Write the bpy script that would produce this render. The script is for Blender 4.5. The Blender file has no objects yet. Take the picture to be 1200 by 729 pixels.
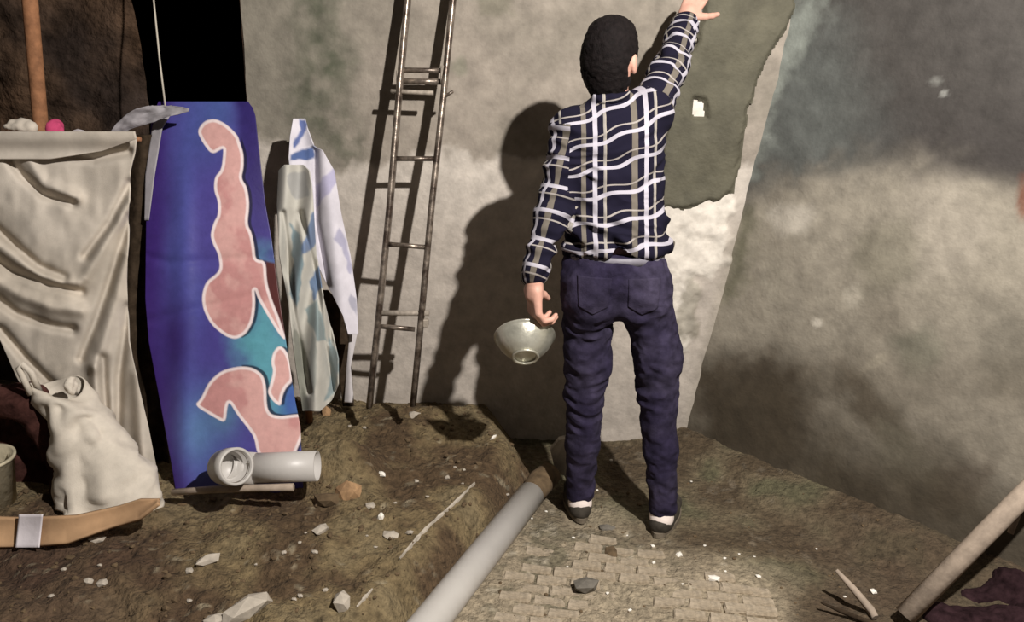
import bpy, bmesh, math, random
import numpy as np
from mathutils import Matrix, Vector
random.seed(7)
rng = np.random.default_rng(11)
S = bpy.context.scene
COL = S.collection

# ------------------------------------------------------------------ camera
F = 950.0; CX, CY = 600.0, 364.5
CAMH = 1.6; PITCH = math.radians(17); ROLL = math.radians(1.5)
_f = np.array([0, math.cos(PITCH), -math.sin(PITCH)]); _r0 = np.array([1.0, 0, 0]); _u0 = np.cross(_r0, _f)
_r = math.cos(ROLL)*_r0 + math.sin(ROLL)*_u0; _u = -math.sin(ROLL)*_r0 + math.cos(ROLL)*_u0
C0 = np.array([0, 0, CAMH])
cam_d = bpy.data.cameras.new('camera'); cam = bpy.data.objects.new('camera', cam_d); COL.objects.link(cam)
cam_d.sensor_width = 36; cam_d.lens = F/1200*36; cam_d.clip_start = .02
cam.matrix_world = Matrix(((_r[0], _u[0], -_f[0], 0), (_r[1], _u[1], -_f[1], 0), (_r[2], _u[2], -_f[2], CAMH), (0, 0, 0, 1)))
S.camera = cam

# ------------------------------------------------------------------ light and exposure
S.view_settings.view_transform = 'Standard'; S.view_settings.look = 'None'
S.view_settings.gamma = 1; S.view_settings.exposure = 0.0; S.view_settings.use_curve_mapping = False
W = bpy.data.worlds.new('night'); S.world = W; W.use_nodes = True
W.node_tree.nodes['Background'].inputs[0].default_value = (1.0, .88, .78, 1)
W.node_tree.nodes['Background'].inputs[1].default_value = .05
LAMP = (1.02, .60, 2.84)
ld = bpy.data.lights.new('work_lamp', 'POINT'); ld.energy = 600; ld.color = (1.0, .945, .885); ld.shadow_soft_size = .035
lo = bpy.data.objects.new('work_lamp', ld); COL.objects.link(lo); lo.location = LAMP

# ------------------------------------------------------------------ helpers: places
def ray(x, y): return _f + (x-CX)/F*_r - (y-CY)/F*_u
def atY(x, y, Y): d = ray(x, y); return C0 + d*(Y/d[1])
def atZ(x, y, Z): d = ray(x, y); return C0 + d*((Z-CAMH)/d[2])
def proj(P):
    v = np.asarray(P, float) - C0; z = np.maximum(v@_f, .05)
    return CX+F*(v@_r)/z, CY-F*(v@_u)/z

# ------------------------------------------------------------------ helpers: noise
def _hash(ix, iy, iz, s):
    n = (ix.astype(np.int64)*374761393 + iy.astype(np.int64)*668265263 + iz.astype(np.int64)*2147483647 + s*974711) & 0xFFFFFFFF
    n = ((n ^ (n >> 13))*1274126177) & 0xFFFFFFFF
    n = ((n ^ (n >> 16))*2246822519) & 0xFFFFFFFF
    return ((n ^ (n >> 15)) & 0xFFFF)/32767.5 - 1.0
def vnoise(P, seed=0):
    P = np.asarray(P, float); i = np.floor(P).astype(np.int64); f = P-i; f = f*f*(3-2*f); out = 0
    for dx in (0, 1):
        for dy in (0, 1):
            for dz in (0, 1):
                w = (f[..., 0] if dx else 1-f[..., 0])*(f[..., 1] if dy else 1-f[..., 1])*(f[..., 2] if dz else 1-f[..., 2])
                out = out + w*_hash(i[..., 0]+dx, i[..., 1]+dy, i[..., 2]+dz, seed)
    return out
def fbm(P, sc=1.0, oc=4, seed=0, gain=.5):
    P = np.asarray(P, float)*sc; a = 1.0; o = 0
    for k in range(oc): o = o + a*vnoise(P, seed+k*17); a *= gain; P = P*2.03+5.1
    return o
def sstep(a, b, x): t = np.clip((x-a)/(b-a), 0, 1); return t*t*(3-2*t)
def poly_sdf(X, Y, poly):
    poly = np.asarray(poly, float); n = len(poly); d = np.full(X.shape, 1e18); inside = np.zeros(X.shape, bool)
    for i in range(n):
        ax, ay = poly[i]; bx, by = poly[(i+1) % n]; ex, ey = bx-ax, by-ay
        t = np.clip(((X-ax)*ex+(Y-ay)*ey)/(ex*ex+ey*ey+1e-12), 0, 1)
        d = np.minimum(d, (X-ax-t*ex)**2+(Y-ay-t*ey)**2)
        c = ((ay > Y) != (by > Y)) & (X < (bx-ax)*(Y-ay)/(by-ay+1e-12)+ax); inside ^= c
    return np.where(inside, -1, 1)*np.sqrt(d)
def line_dist(X, Y, pts):
    d = np.full(X.shape, 1e18)
    for (ax, ay), (bx, by) in zip(pts[:-1], pts[1:]):
        ex, ey = bx-ax, by-ay; t = np.clip(((X-ax)*ex+(Y-ay)*ey)/(ex*ex+ey*ey+1e-12), 0, 1)
        d = np.minimum(d, (X-ax-t*ex)**2+(Y-ay-t*ey)**2)
    return np.sqrt(d)
def lin(c):   # 0..255 screen colour to linear
    c = np.asarray(c, float)/255; return np.where(c <= .04045, c/12.92, ((c+.055)/1.055)**2.4)
def interp(pts, v): pts = np.asarray(pts, float); return np.interp(v, pts[:, 0], pts[:, 1])

# ------------------------------------------------------------------ helpers: objects
def link(name, me, m=None, parent=None, smooth=True):
    o = bpy.data.objects.new(name, me); COL.objects.link(o)
    if m and len(me.materials) == 0: me.materials.append(m)
    if smooth: me.polygons.foreach_set('use_smooth', [True]*len(me.polygons))
    if parent:
        o.parent = parent; o.matrix_parent_inverse = parent_inv(parent)
    return o
def parent_inv(p):
    if p.parent: return (parent_world(p)).inverted()
    return Matrix.LocRotScale(p.location, p.rotation_euler, p.scale).inverted()
def parent_world(p):
    m = Matrix.LocRotScale(p.location, p.rotation_euler, p.scale)
    return m if not p.parent else parent_world(p.parent) @ p.matrix_parent_inverse @ m
def fast_mesh(name, V, Q):
    me = bpy.data.meshes.new(name); V = np.asarray(V, np.float32); Q = np.asarray(Q, np.int32)
    n = Q.shape[1]; me.vertices.add(len(V)); me.vertices.foreach_set('co', V.ravel())
    me.loops.add(Q.size); me.loops.foreach_set('vertex_index', Q.ravel())
    me.polygons.add(len(Q)); me.polygons.foreach_set('loop_start', np.arange(0, Q.size, n, dtype=np.int32))
    me.polygons.foreach_set('loop_total', np.full(len(Q), n, np.int32))
    me.update(calc_edges=True); me.validate(); return me
def set_col(me, rgb, name='Col'):
    a = me.color_attributes.new(name, 'FLOAT_COLOR', 'POINT'); n = len(rgb)
    a.data.foreach_set('color', np.concatenate([rgb, np.ones((n, 1))], 1).astype(np.float32).ravel())
def grid_faces(nr, nc, flip=False):
    i = np.arange(nr-1)[:, None]*nc + np.arange(nc-1)[None]; i = i.ravel()
    q = np.stack([i, i+1, i+nc+1, i+nc], 1); return q[:, ::-1] if flip else q
def tag(o, label=None, cat=None, group=None, kind=None):
    if label: o['label'] = label
    if cat: o['category'] = cat
    if group: o['group'] = group
    if kind: o['kind'] = kind
    return o
def thing(name, loc, label, cat, group=None):
    o = bpy.data.objects.new(name, None); COL.objects.link(o); o.location = tuple(loc); o.empty_display_size = .05
    return tag(o, label, cat, group)
def bm_obj(name, bm, m, parent=None, smooth=True):
    me = bpy.data.meshes.new(name); bmesh.ops.recalc_face_normals(bm, faces=bm.faces); bm.to_mesh(me); bm.free(); return link(name, me, m, parent, smooth)
def tube(bm, pts, rad, n=10, cap=True):
    pts = [Vector(p) for p in pts]; rads = rad if hasattr(rad, '__len__') else [rad]*len(pts)
    up = Vector((0, 0, 1)); rings = []
    t0 = (pts[1]-pts[0]).normalized(); a = t0.cross(up)
    if a.length < .1: a = t0.cross(Vector((1, 0, 0)))
    a.normalize()
    for i, p in enumerate(pts):
        t = (pts[min(i+1, len(pts)-1)]-pts[max(i-1, 0)]).normalized()
        a = (a - t*a.dot(t)).normalized(); b = t.cross(a)
        rings.append([bm.verts.new(p+(a*math.cos(2*math.pi*k/n)+b*math.sin(2*math.pi*k/n))*rads[i]) for k in range(n)])
    for r0, r1 in zip(rings[:-1], rings[1:]):
        for k in range(n): bm.faces.new((r0[k], r0[(k+1) % n], r1[(k+1) % n], r1[k]))
    if cap: bm.faces.new(rings[0][::-1]); bm.faces.new(rings[-1])
    return rings
def tube_obj(name, pts, rad, m, parent=None, n=12):
    bm = bmesh.new(); tube(bm, pts, rad, n); o = bm_obj(name, bm, m, parent)
    o.data.polygons.foreach_set('use_smooth', [len(p.vertices) == 4 for p in o.data.polygons]); return o
def lathe(bm, prof, n=40, M=Matrix()):   # prof: (radius, height) ; double walled profile gives thickness
    rings = []
    for r, h in prof:
        if r < 1e-6: rings.append([bm.verts.new(M @ Vector((0, 0, h)))])
        else: rings.append([bm.verts.new(M @ Vector((r*math.cos(2*math.pi*k/n), r*math.sin(2*math.pi*k/n), h))) for k in range(n)])
    for a, b in zip(rings[:-1], rings[1:]):
        for k in range(n):
            k2 = (k+1) % n
            if len(a) == 1: bm.faces.new((a[0], b[k2], b[k]))
            elif len(b) == 1: bm.faces.new((a[k], a[k2], b[0]))
            else: bm.faces.new((a[k], a[k2], b[k2], b[k]))
def frame_from(axis, loc, hint=(0, 0, 1)):
    z = Vector(axis).normalized(); x = Vector(hint).cross(z)
    if x.length < .05: x = Vector((1, 0, 0)).cross(z)
    x.normalize(); y = z.cross(x); m = Matrix((x, y, z)).transposed().to_4x4(); m.translation = Vector(loc); return m

# ------------------------------------------------------------------ helpers: materials
def mat(name, col=(.5, .5, .5), rough=.8, metal=0.0, var=.25, nscale=20, bump=.3, bscale=60, bdist=.004, attr=None, spec=.3, sheen=0, col2=None):
    m = bpy.data.materials.new(name); m.use_nodes = True; nt = m.node_tree; N = nt.nodes; L = nt.links
    b = N['Principled BSDF']; b.inputs['Roughness'].default_value = rough; b.inputs['Metallic'].default_value = metal
    b.inputs['Specular IOR Level'].default_value = spec
    if sheen: b.inputs['Sheen Weight'].default_value = sheen
    tc = N.new('ShaderNodeTexCoord')
    n1 = N.new('ShaderNodeTexNoise'); n1.inputs['Scale'].default_value = nscale; n1.inputs['Detail'].default_value = 8; n1.inputs['Roughness'].default_value = .62
    L.new(tc.outputs['Object'], n1.inputs['Vector'])
    mr = N.new('ShaderNodeMapRange'); mr.inputs['From Min'].default_value = .3; mr.inputs['From Max'].default_value = .7
    mr.inputs['To Min'].default_value = 1-var; mr.inputs['To Max'].default_value = 1+var; L.new(n1.outputs['Fac'], mr.inputs['Value'])
    mx = N.new('ShaderNodeMix'); mx.data_type = 'RGBA'; mx.blend_type = 'MULTIPLY'; mx.inputs['Factor'].default_value = 1
    if attr:
        a = N.new('ShaderNodeAttribute'); a.attribute_name = attr; L.new(a.outputs['Color'], mx.inputs['A'])
    elif col2 is not None:
        n2 = N.new('ShaderNodeTexNoise'); n2.inputs['Scale'].default_value = nscale*.3; n2.inputs['Detail'].default_value = 5; L.new(tc.outputs['Object'], n2.inputs['Vector'])
        cr = N.new('ShaderNodeValToRGB'); cr.color_ramp.elements[0].position = .38; cr.color_ramp.elements[1].position = .62
        cr.color_ramp.elements[0].color = (*col, 1); cr.color_ramp.elements[1].color = (*col2, 1); L.new(n2.outputs['Fac'], cr.inputs['Fac']); L.new(cr.outputs['Color'], mx.inputs['A'])
    else: mx.inputs['A'].default_value = (*col, 1)
    L.new(mr.outputs['Result'], mx.inputs['B']); L.new(mx.outputs['Result'], b.inputs['Base Color'])
    if bump:
        n3 = N.new('ShaderNodeTexNoise'); n3.inputs['Scale'].default_value = bscale; n3.inputs['Detail'].default_value = 7; L.new(tc.outputs['Object'], n3.inputs['Vector'])
        bp = N.new('ShaderNodeBump'); bp.inputs['Strength'].default_value = bump; bp.inputs['Distance'].default_value = bdist
        L.new(n3.outputs['Fac'], bp.inputs['Height']); L.new(bp.outputs['Normal'], b.inputs['Normal'])
    return m
c = lambda r, g, b, k=1.0: tuple(lin((r, g, b))*k)
M_wall = mat('wall plaster', attr='Col', rough=.95, var=.22, nscale=14, bump=.4, bscale=60, bdist=.006)
M_patch = mat('wet cement', c(93, 90, 76), rough=.8, var=.28, nscale=9, bump=.5, bscale=60, bdist=.008, spec=.35)
M_soil = mat('soil', attr='Col', rough=1, var=.45, nscale=38, bump=.9, bscale=70, bdist=.02)
M_brick = mat('muddy brick', attr=None, col=c(166, 153, 134), col2=c(138, 124, 104), rough=.95, var=.35, nscale=40, bump=.7, bscale=90, bdist=.006)
M_stone = [mat('pale plaster chunk', c(172, 163, 150), rough=.9, var=.2, nscale=30), mat('grey stone', c(105, 100, 92), rough=.9, var=.3, nscale=30), mat('ochre brick fragment', c(160, 128, 95), rough=.95, var=.35, nscale=30), mat('white pebble', c(235, 230, 220), rough=.8, var=.1)]
M_pvc = mat('grey pvc', c(188, 184, 180), rough=.42, var=.07, nscale=6, bump=.08, bscale=120, spec=.5, col2=c(180, 176, 170))
M_pvc_in = mat('grey pvc inside', c(150, 148, 155), rough=.5, var=.1)
M_metal = mat('ladder metal', c(150, 138, 126), rough=.32, metal=.55, var=.5, nscale=60, bump=.3, bscale=150, bdist=.002, spec=.5, col2=c(78, 66, 58))
M_metal_l = mat('cement stained metal', c(160, 150, 138), rough=.7, metal=.2, var=.35, nscale=50)
M_panel = mat('painted panel', attr='Col', rough=.42, var=.10, nscale=30, bump=.12, bscale=90, spec=.35)
M_cloth = mat('cotton cloth', attr='Col', rough=1, var=.12, nscale=12, bump=.35, bscale=300, bdist=.002, spec=.1, sheen=.2)
M_canvas = mat('canvas', c(196, 187, 175), rough=1, var=.18, nscale=9, bump=.4, bscale=350, bdist=.002, spec=.1, col2=c(192, 182, 168))
M_dark = mat('dark brown blanket', c(58, 48, 38), rough=1, var=.5, nscale=30, bump=.6, bscale=80, spec=.05)
M_dark_mud = mat('dark brown mud wall', c(84, 66, 52), rough=1, var=.7, nscale=9, bump=.8, bscale=25, bdist=.03, spec=.05, col2=c(54, 45, 40))  # mottled dark brown, for the far left wall and the jamb
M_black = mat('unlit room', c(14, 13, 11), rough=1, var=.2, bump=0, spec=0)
M_wood_br = mat('brown timber', c(150, 105, 74), rough=.85, var=.35, nscale=25, bump=.4)
M_wood_l = mat('pale stripped timber', c(158, 143, 128), rough=.85, var=.22, nscale=30, bump=.3)
M_card = mat('cardboard', c(176, 142, 108), rough=.95, var=.15, nscale=15, bump=.2)
M_tape = mat('white tape', c(215, 208, 212), rough=.5, var=.05)
M_sack = mat('woven plastic sack', c(205, 196, 182), rough=.7, var=.12, nscale=20, bump=.3, bscale=250, bdist=.002, spec=.3)
M_maroon = mat('dark maroon cloth', c(66, 42, 38), rough=1, var=.6, nscale=25, bump=.7, bscale=70, spec=.05)
M_pole_shadow = mat('dark pole shadow', c(44, 30, 33), rough=1, var=.6, nscale=30, bump=.7, bscale=70, spec=.05)  # shade colour of the mound under the leaning pole
M_bucket = mat('dull cream bucket', c(190, 180, 155), rough=.6, var=.3, nscale=12)
M_greyp = mat('grey plastic sheet', c(150, 146, 150), rough=.75, var=.2, nscale=10, spec=.5)
M_pink = mat('pink cloth', c(190, 70, 110), rough=.9, var=.15)
M_skin = mat('skin', c(205, 158, 140), rough=.55, var=.08, nscale=30, bump=.15, bscale=150, spec=.4)
M_hair = mat('black hair', c(22, 17, 17), rough=.75, var=.5, nscale=60, bump=.8, bscale=320, bdist=.004, spec=.15)
M_jeans = mat('indigo denim', c(43, 38, 58), rough=.95, var=.5, nscale=22, bump=.5, bscale=260, bdist=.003, spec=.1, col2=c(55, 50, 68))
M_denim_seam = mat('denim pocket', c(46, 41, 60), rough=.95, var=.5, nscale=22, bump=.5, bscale=260, bdist=.003, spec=.1, col2=c(58, 53, 70))
M_belt = mat('grey belt', c(120, 117, 126), rough=.5, var=.15)
M_shoe = mat('dark dusty shoe', c(62, 57, 50), rough=.8, var=.35, nscale=30, bump=.3)
M_sole = mat('muddy sole', c(112, 102, 88), rough=.9, var=.3, nscale=30)
M_sock = mat('white sock', c(235, 222, 215), rough=.95, var=.05)
M_steel = mat('cement smeared steel', c(206, 204, 190), rough=.34, metal=.6, var=.22, nscale=18, bump=.35, bscale=40, bdist=.006, spec=.5, col2=c(172, 170, 154))
M_steel_in = mat('wet cement in bowl', c(95, 92, 80), rough=.7, var=.3)
M_string = mat('pale string', c(185, 178, 165), rough=.9, var=.1)
M_eye = mat('eye', c(225, 220, 215), rough=.2, var=0, bump=0)

# ------------------------------------------------------------------ setting
YW = 3.285
CB = atY(806, 520, YW); CT = atY(934, 0, YW)            # corner of the back wall and the right wall: leans outward
def corner_x(z): return CB[0] + (z-CB[2])/(CT[2]-CB[2])*(CT[0]-CB[0])
XL = atY(287, 90, YW)[0]                                # jamb of the dark doorway
step = .0085
# back wall
zs = np.arange(-.15, 2.75, step); nc = int((corner_x(2.75)-XL)/step)
ss = np.linspace(0, 1, nc)
Z, T = np.meshgrid(zs, ss, indexing='ij')
X = XL + T*(corner_x(Z)-XL) + 0*Z
P = np.stack([X, np.full_like(X, YW), Z], -1).reshape(-1, 3)
px, py = proj(P)
X3 = P*[1, 0, 1]
P[:, 1] += .008*fbm(X3, 2.5, 2, 1) + .0018*fbm(X3, 14, 3, 2)
P[:, 0] += np.where(T.ravel() == 0, .006*fbm(X3, 9, 3, 4), 0)
col = np.tile(lin((182, 173, 163)), (len(P), 1))
def blend(col, color, w): return col*(1-w[:, None]) + lin(color)*w[:, None]
nz = fbm(X3, 4, 4, 31); nf = fbm(X3, 18, 4, 32)
bound = interp([(280, 150), (340, 175), (400, 200), (440, 190), (530, 176), (600, 186), (660, 190), (800, 190)], px)
up = sstep(8, -8, py-bound+nf*9)
col = blend(col, (150, 141, 130), up*.9)
col = blend(col, (136, 129, 118), up*sstep(-.1, .7, nz)*.8)
left = sstep(450, 330, px)*up
col = blend(col, (124, 120, 108), left*.7)
st = sstep(14, -14, poly_sdf(px, py, [(340, -30), (400, -30), (412, 40), (428, 70), (408, 120), (432, 165), (424, 195), (395, 192), (372, 160), (338, 140), (345, 60)])+nf*16+nz*10)
col = blend(col, (88, 90, 76), st*np.clip(.62+.5*nf, 0, 1))
st = sstep(8, -8, poly_sdf(px, py, [(545, -30), (600, -30), (595, 15), (560, 20)])+nf*10); col = blend(col, (110, 108, 92), st*.5)
st = sstep(6, -6, np.hypot(px-538, py-78)-8+nf*6); col = blend(col, (115, 118, 100), st*.5)
low = sstep(300, 190, py)*(1-up); col = blend(col, (196, 188, 178), low*.8)
# rough white render below the fresh cement, worn grey in its middle
rg = sstep(6, -6, poly_sdf(px, py, [(770, 225), (860, 225), (852, 300), (835, 330), (812, 320), (808, 400), (800, 420), (770, 420)])+nf*9)
col = blend(col, (222, 215, 204), rg*.9); P[:, 1] -= .009*rg*(1+.6*fbm(X3, 26, 4, 9))
g2 = sstep(5, -5, poly_sdf(px, py, [(798, 330), (812, 325), (815, 395), (796, 392)])+nf*10); col = blend(col, (120, 114, 98), g2*.6)
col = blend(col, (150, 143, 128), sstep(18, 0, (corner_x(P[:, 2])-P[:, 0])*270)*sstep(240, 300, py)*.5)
wh = sstep(6, -2, poly_sdf(px, py, [(800, 20), (822, 18), (822, 80), (780, 90), (780, 60)]))+sstep(6, 0, poly_sdf(px, py, [(808, 112), (830, 112), (830, 142), (808, 142)])); col = blend(col, (225, 219, 208), np.clip(wh, 0, 1))
me = fast_mesh('wall_back', P, grid_faces(len(zs), nc)); set_col(me, col)
wall_back = tag(link('wall_back', me, M_wall), kind='structure')
bm = bmesh.new()   # thickness of the jamb and the hidden back of the wall
for q in [((XL, YW+.0, -.15), (XL, YW+.35, -.15), (XL, YW+.35, 2.75), (XL, YW+.0, 2.75))]:
    bm.faces.new([bm.verts.new(v) for v in q])
bm_obj('jamb', bm, M_dark_mud, wall_back, False)
# fresh cement patch, a coat standing proud of the wall
poly = [(822, -60), (826, 0), (822, 22), (817, 30), (818, 48), (808, 62), (797, 67), (804, 72), (800, 76), (788, 84), (781, 100), (783, 130), (776, 165), (772, 200), (771, 243), (788, 246), (812, 242), (840, 236), (858, 225), (863, 205), (867, 170), (874, 135), (884, 100), (902, 62), (918, 36), (930, 10), (940, -60)]
Zp, Xp = np.meshgrid(np.arange(.95, 2.3, .006), np.arange(.40, 1.35, .006), indexing='ij')
Pp = np.stack([Xp, np.full_like(Xp, YW), Zp], -1).reshape(-1, 3); qx, qy = proj(Pp)
nn = fbm(Pp, 22, 3, 41)
sd = poly_sdf(qx, qy, poly) + nn*2.5
hole = poly_sdf(qx, qy, [(812, 115), (824, 117), (827, 138), (811, 138)])+nn*1.2
hole2 = np.hypot(qx-846, qy-201)-2.5
sd = np.maximum(sd, -hole)
base = .008*fbm(Pp*[1, 0, 1], 2.5, 2, 1)
Pp[:, 1] += base - .006 - .020*sstep(1, -5, sd) - .006*fbm(Pp*[1, 0, 1], 7, 3, 43)
k = (sd < 2).reshape(Xp.shape); kk = (k[:-1, :-1] & k[1:, :-1] & k[:-1, 1:] & k[1:, 1:]).ravel()
kc = (Pp[:, 0] < corner_x(Pp[:, 2])-.0).reshape(Xp.shape); kk &= kc[:-1, 1:].ravel()
o = link('cement_patch', fast_mesh('cement_patch', Pp, grid_faces(*Xp.shape)[kk]), M_patch, wall_back); tag(o, 'dark olive-grey fresh cement patch')

# right wall, from the corner towards the viewer and outward
RB = atZ(1230, 700, 0.0); rdir = RB-np.array([CB[0], YW, 0]); rlen = math.hypot(rdir[0], rdir[1]); rdir = rdir/rlen
rn = np.array([-rdir[1], rdir[0], 0]);
if rn[1] > 0: rn = -rn
def rwall(s, z, off=0): return np.stack([corner_x(z)+rdir[0]*s, YW+rdir[1]*s+0*z, z+0*s], -1) + rn*off
RL = 3.4
zs2 = np.arange(-.15, 2.75, .011); s2 = np.arange(-.02, RL, .011)
Z, T = np.meshgrid(zs2, s2, indexing='ij')
P = rwall(T, Z).reshape(-1, 3); px, py = proj(P); Sx = np.stack([T, 0*T, Z], -1).reshape(-1, 3)
nz = fbm(Sx, 3, 4, 51); nf = fbm(Sx, 16, 4, 52); nl = fbm(Sx, 1.6, 3, 53)
edge_soft = sstep(0, .25, Sx[:, 0])
P += rn*(.016*edge_soft*fbm(Sx, 2, 2, 51) + .0022*nf + .008*np.maximum(0, 1-Sx[:, 0]/.1))[:, None]
col = np.tile(lin((146, 139, 126)), (len(P), 1))
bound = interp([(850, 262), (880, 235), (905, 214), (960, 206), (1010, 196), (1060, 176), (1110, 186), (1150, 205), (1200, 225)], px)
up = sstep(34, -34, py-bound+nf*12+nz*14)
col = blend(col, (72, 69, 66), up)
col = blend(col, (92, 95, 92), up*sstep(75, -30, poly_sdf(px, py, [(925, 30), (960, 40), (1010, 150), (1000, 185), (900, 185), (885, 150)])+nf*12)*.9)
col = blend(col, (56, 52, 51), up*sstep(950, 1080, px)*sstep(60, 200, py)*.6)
col = blend(col, (136, 141, 134), sstep(16, -8, poly_sdf(px, py, [(935, -10), (975, -10), (940, 60), (905, 110), (890, 190), (872, 205), (878, 130), (905, 65)])+nf*12)*.8)
col = blend(col, (98, 96, 78), sstep(14, -10, poly_sdf(px, py, [(868, 250), (885, 245), (880, 330), (850, 350), (852, 300)])+nf*8)*.8)
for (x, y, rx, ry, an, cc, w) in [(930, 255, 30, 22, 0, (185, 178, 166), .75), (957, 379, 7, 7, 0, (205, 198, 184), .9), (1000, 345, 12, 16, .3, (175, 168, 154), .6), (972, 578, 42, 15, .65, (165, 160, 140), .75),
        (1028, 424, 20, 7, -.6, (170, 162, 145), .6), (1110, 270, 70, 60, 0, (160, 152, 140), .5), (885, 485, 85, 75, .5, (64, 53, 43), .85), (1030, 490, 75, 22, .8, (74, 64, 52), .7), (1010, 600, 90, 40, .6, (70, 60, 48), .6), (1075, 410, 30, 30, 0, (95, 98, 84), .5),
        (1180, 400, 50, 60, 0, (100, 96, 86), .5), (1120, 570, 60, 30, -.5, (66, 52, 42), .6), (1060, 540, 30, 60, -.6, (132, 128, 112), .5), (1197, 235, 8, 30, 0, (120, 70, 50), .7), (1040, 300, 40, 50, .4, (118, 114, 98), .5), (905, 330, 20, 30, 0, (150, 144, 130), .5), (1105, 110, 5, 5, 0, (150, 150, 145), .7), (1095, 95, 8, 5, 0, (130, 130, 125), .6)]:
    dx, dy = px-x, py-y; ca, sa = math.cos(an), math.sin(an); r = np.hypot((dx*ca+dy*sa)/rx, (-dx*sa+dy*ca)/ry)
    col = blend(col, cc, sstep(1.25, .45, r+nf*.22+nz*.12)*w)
low_dark = sstep(.80, .10, P[:, 2]+nz*.2)  # blend to dark brown, growing towards the base of the wall
col = blend(col, (66, 58, 46), low_dark*.9)
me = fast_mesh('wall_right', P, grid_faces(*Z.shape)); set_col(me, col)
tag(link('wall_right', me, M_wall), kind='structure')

# dark brown wall at the far left, and the unlit room behind the doorway
XD = atY(166, 60, YW+.1)[0]
def slab(name, x0, x1, y0, y1, z0, z1, m, parent=None):
    bm = bmesh.new(); bmesh.ops.create_cube(bm, size=1, matrix=Matrix.LocRotScale(((x0+x1)/2, (y0+y1)/2, (z0+z1)/2), None, (x1-x0, y1-y0, z1-z0)))
    return bm_obj(name, bm, m, parent, False)
zz, xx = np.meshgrid(np.arange(-.1, 2.75, .03), np.linspace(-3.2, XD, 90), indexing='ij')
Pd = np.stack([xx, np.full_like(xx, YW+.1), zz], -1).reshape(-1, 3); Pd[:, 1] += .05*fbm(Pd*[1, 0, 1], 4, 4, 61); Pd[:, 0] += np.where(xx.ravel() == XD, .01*fbm(Pd, 5, 3, 62), 0)
tag(link('wall_left', fast_mesh('wall_left', Pd, grid_faces(*xx.shape)), M_dark_mud), kind='structure')
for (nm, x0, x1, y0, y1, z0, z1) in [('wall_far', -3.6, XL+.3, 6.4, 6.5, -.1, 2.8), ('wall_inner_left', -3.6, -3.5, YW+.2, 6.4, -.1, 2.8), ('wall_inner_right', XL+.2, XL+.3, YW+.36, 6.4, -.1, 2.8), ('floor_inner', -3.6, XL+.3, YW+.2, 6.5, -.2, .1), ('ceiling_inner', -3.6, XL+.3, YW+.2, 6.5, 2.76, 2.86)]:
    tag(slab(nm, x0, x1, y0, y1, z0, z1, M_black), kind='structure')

# ---- ground: muddy floor on the right, heaped soil on the left
CR = [atZ(*p, .17)[:2] for p in [(566, 470), (592, 520), (560, 566), (515, 612), (470, 657), (420, 712)]]
crest_y = [p[1] for p in CR]
order = np.argsort(crest_y); cy_ = np.array([CR[i][1] for i in order]); cx_ = np.array([CR[i][0] for i in order])
cy_ = np.concatenate([[0.2], cy_]); cx_ = np.concatenate([[cx_[0]-.75], cx_])
def crest_x(y): return np.interp(y, cy_, cx_)
def mound_h(x, y):
    x = np.asarray(x, float); y = np.asarray(y, float); P = np.stack([x, y, 0*x], -1)
    d = x-crest_x(y)+.015*fbm(P, 8, 3, 71)
    h = .185*sstep(.17, -.02, d) - .03
    h = h + .05*np.exp(-(((x+.55)/.35)**2+((y-3.02)/.18)**2)) + .035*np.exp(-(((x+.38)/.2)**2+((y-3.15)/.12)**2))
    h = h + .02*sstep(-.3, -1.2, x) + .13*np.exp(-(((x+.60)/.13)**2+((y-2.66)/.10)**2))
    m = sstep(.12, -.1, d)
    h = h + m*(.018*fbm(P, 5, 3, 72) + .010*fbm(P, 16, 3, 73)) + .0055*fbm(P, 45, 3, 74, .6)*sstep(.2, 0, d) + m*.012*np.maximum(0, fbm(P, 26, 2, 75)-.35)
    return h
def rw_dist(x, y):  # distance in front of the right wall's base
    return (x-CB[0])*rn[0] + (y-YW)*rn[1]
def floor_h(x, y):
    x = np.asarray(x, float); y = np.asarray(y, float); P = np.stack([x, y, 0*x], -1)
    h = .007*fbm(P, 5, 3, 81) + .0045*fbm(P, 22, 3, 82) + .003*fbm(P, 60, 2, 83)
    h = h + .06*sstep(.28, -.02, rw_dist(x, y)+.04*fbm(P, 4, 2, 84)) + .015*sstep(.16, -.02, YW-y)*sstep(.5, .75, x)
    return h
def ground_h(x, y): return np.maximum(mound_h(x, y), floor_h(x, y))
def ground_at(pxx, pyy, lift=0):
    z = .1
    for _ in range(14):
        p = atZ(pxx, pyy, z); z = .5*z+.5*float(ground_h(p[0], p[1]))
    p = atZ(pxx, pyy, z); p[2] = z+lift; return p
gx = np.arange(-1.0, 2.9, .012); gy = np.arange(.3, YW+.05, .012)
GY, GX = np.meshgrid(gy, gx, indexing='ij'); P = np.stack([GX, GY, floor_h(GX, GY)], -1).reshape(-1, 3)
P3 = P*[1, 1, 0]; n1 = fbm(P3, 6, 4, 91); n2 = fbm(P3, 30, 3, 92); px, py = proj(P)
col = np.tile(lin((104, 93, 74)), (len(P), 1)); col = blend(col, (84, 72, 56), sstep(-.2, .6, n1)); col = blend(col, (86, 88, 66), sstep(.1, .8, -n1)*.6)
bz = sstep(30, -30, poly_sdf(px, py, [(640, 590), (760, 632), (850, 660), (925, 700), (940, 800), (430, 800), (600, 610)])+n1*18)
col = blend(col, (158, 145, 124), bz*.85); col = blend(col, (96, 92, 74), bz*sstep(.1, .8, n1+.5*n2)*.7)
col = blend(col, (176, 166, 148), sstep(.75, 1.1, n2+.3*n1)*.5*(.3+bz))
dk = sstep(860, 1040, px)*sstep(540, 640, py); col = blend(col, (74, 60, 48), dk*.7)
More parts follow.
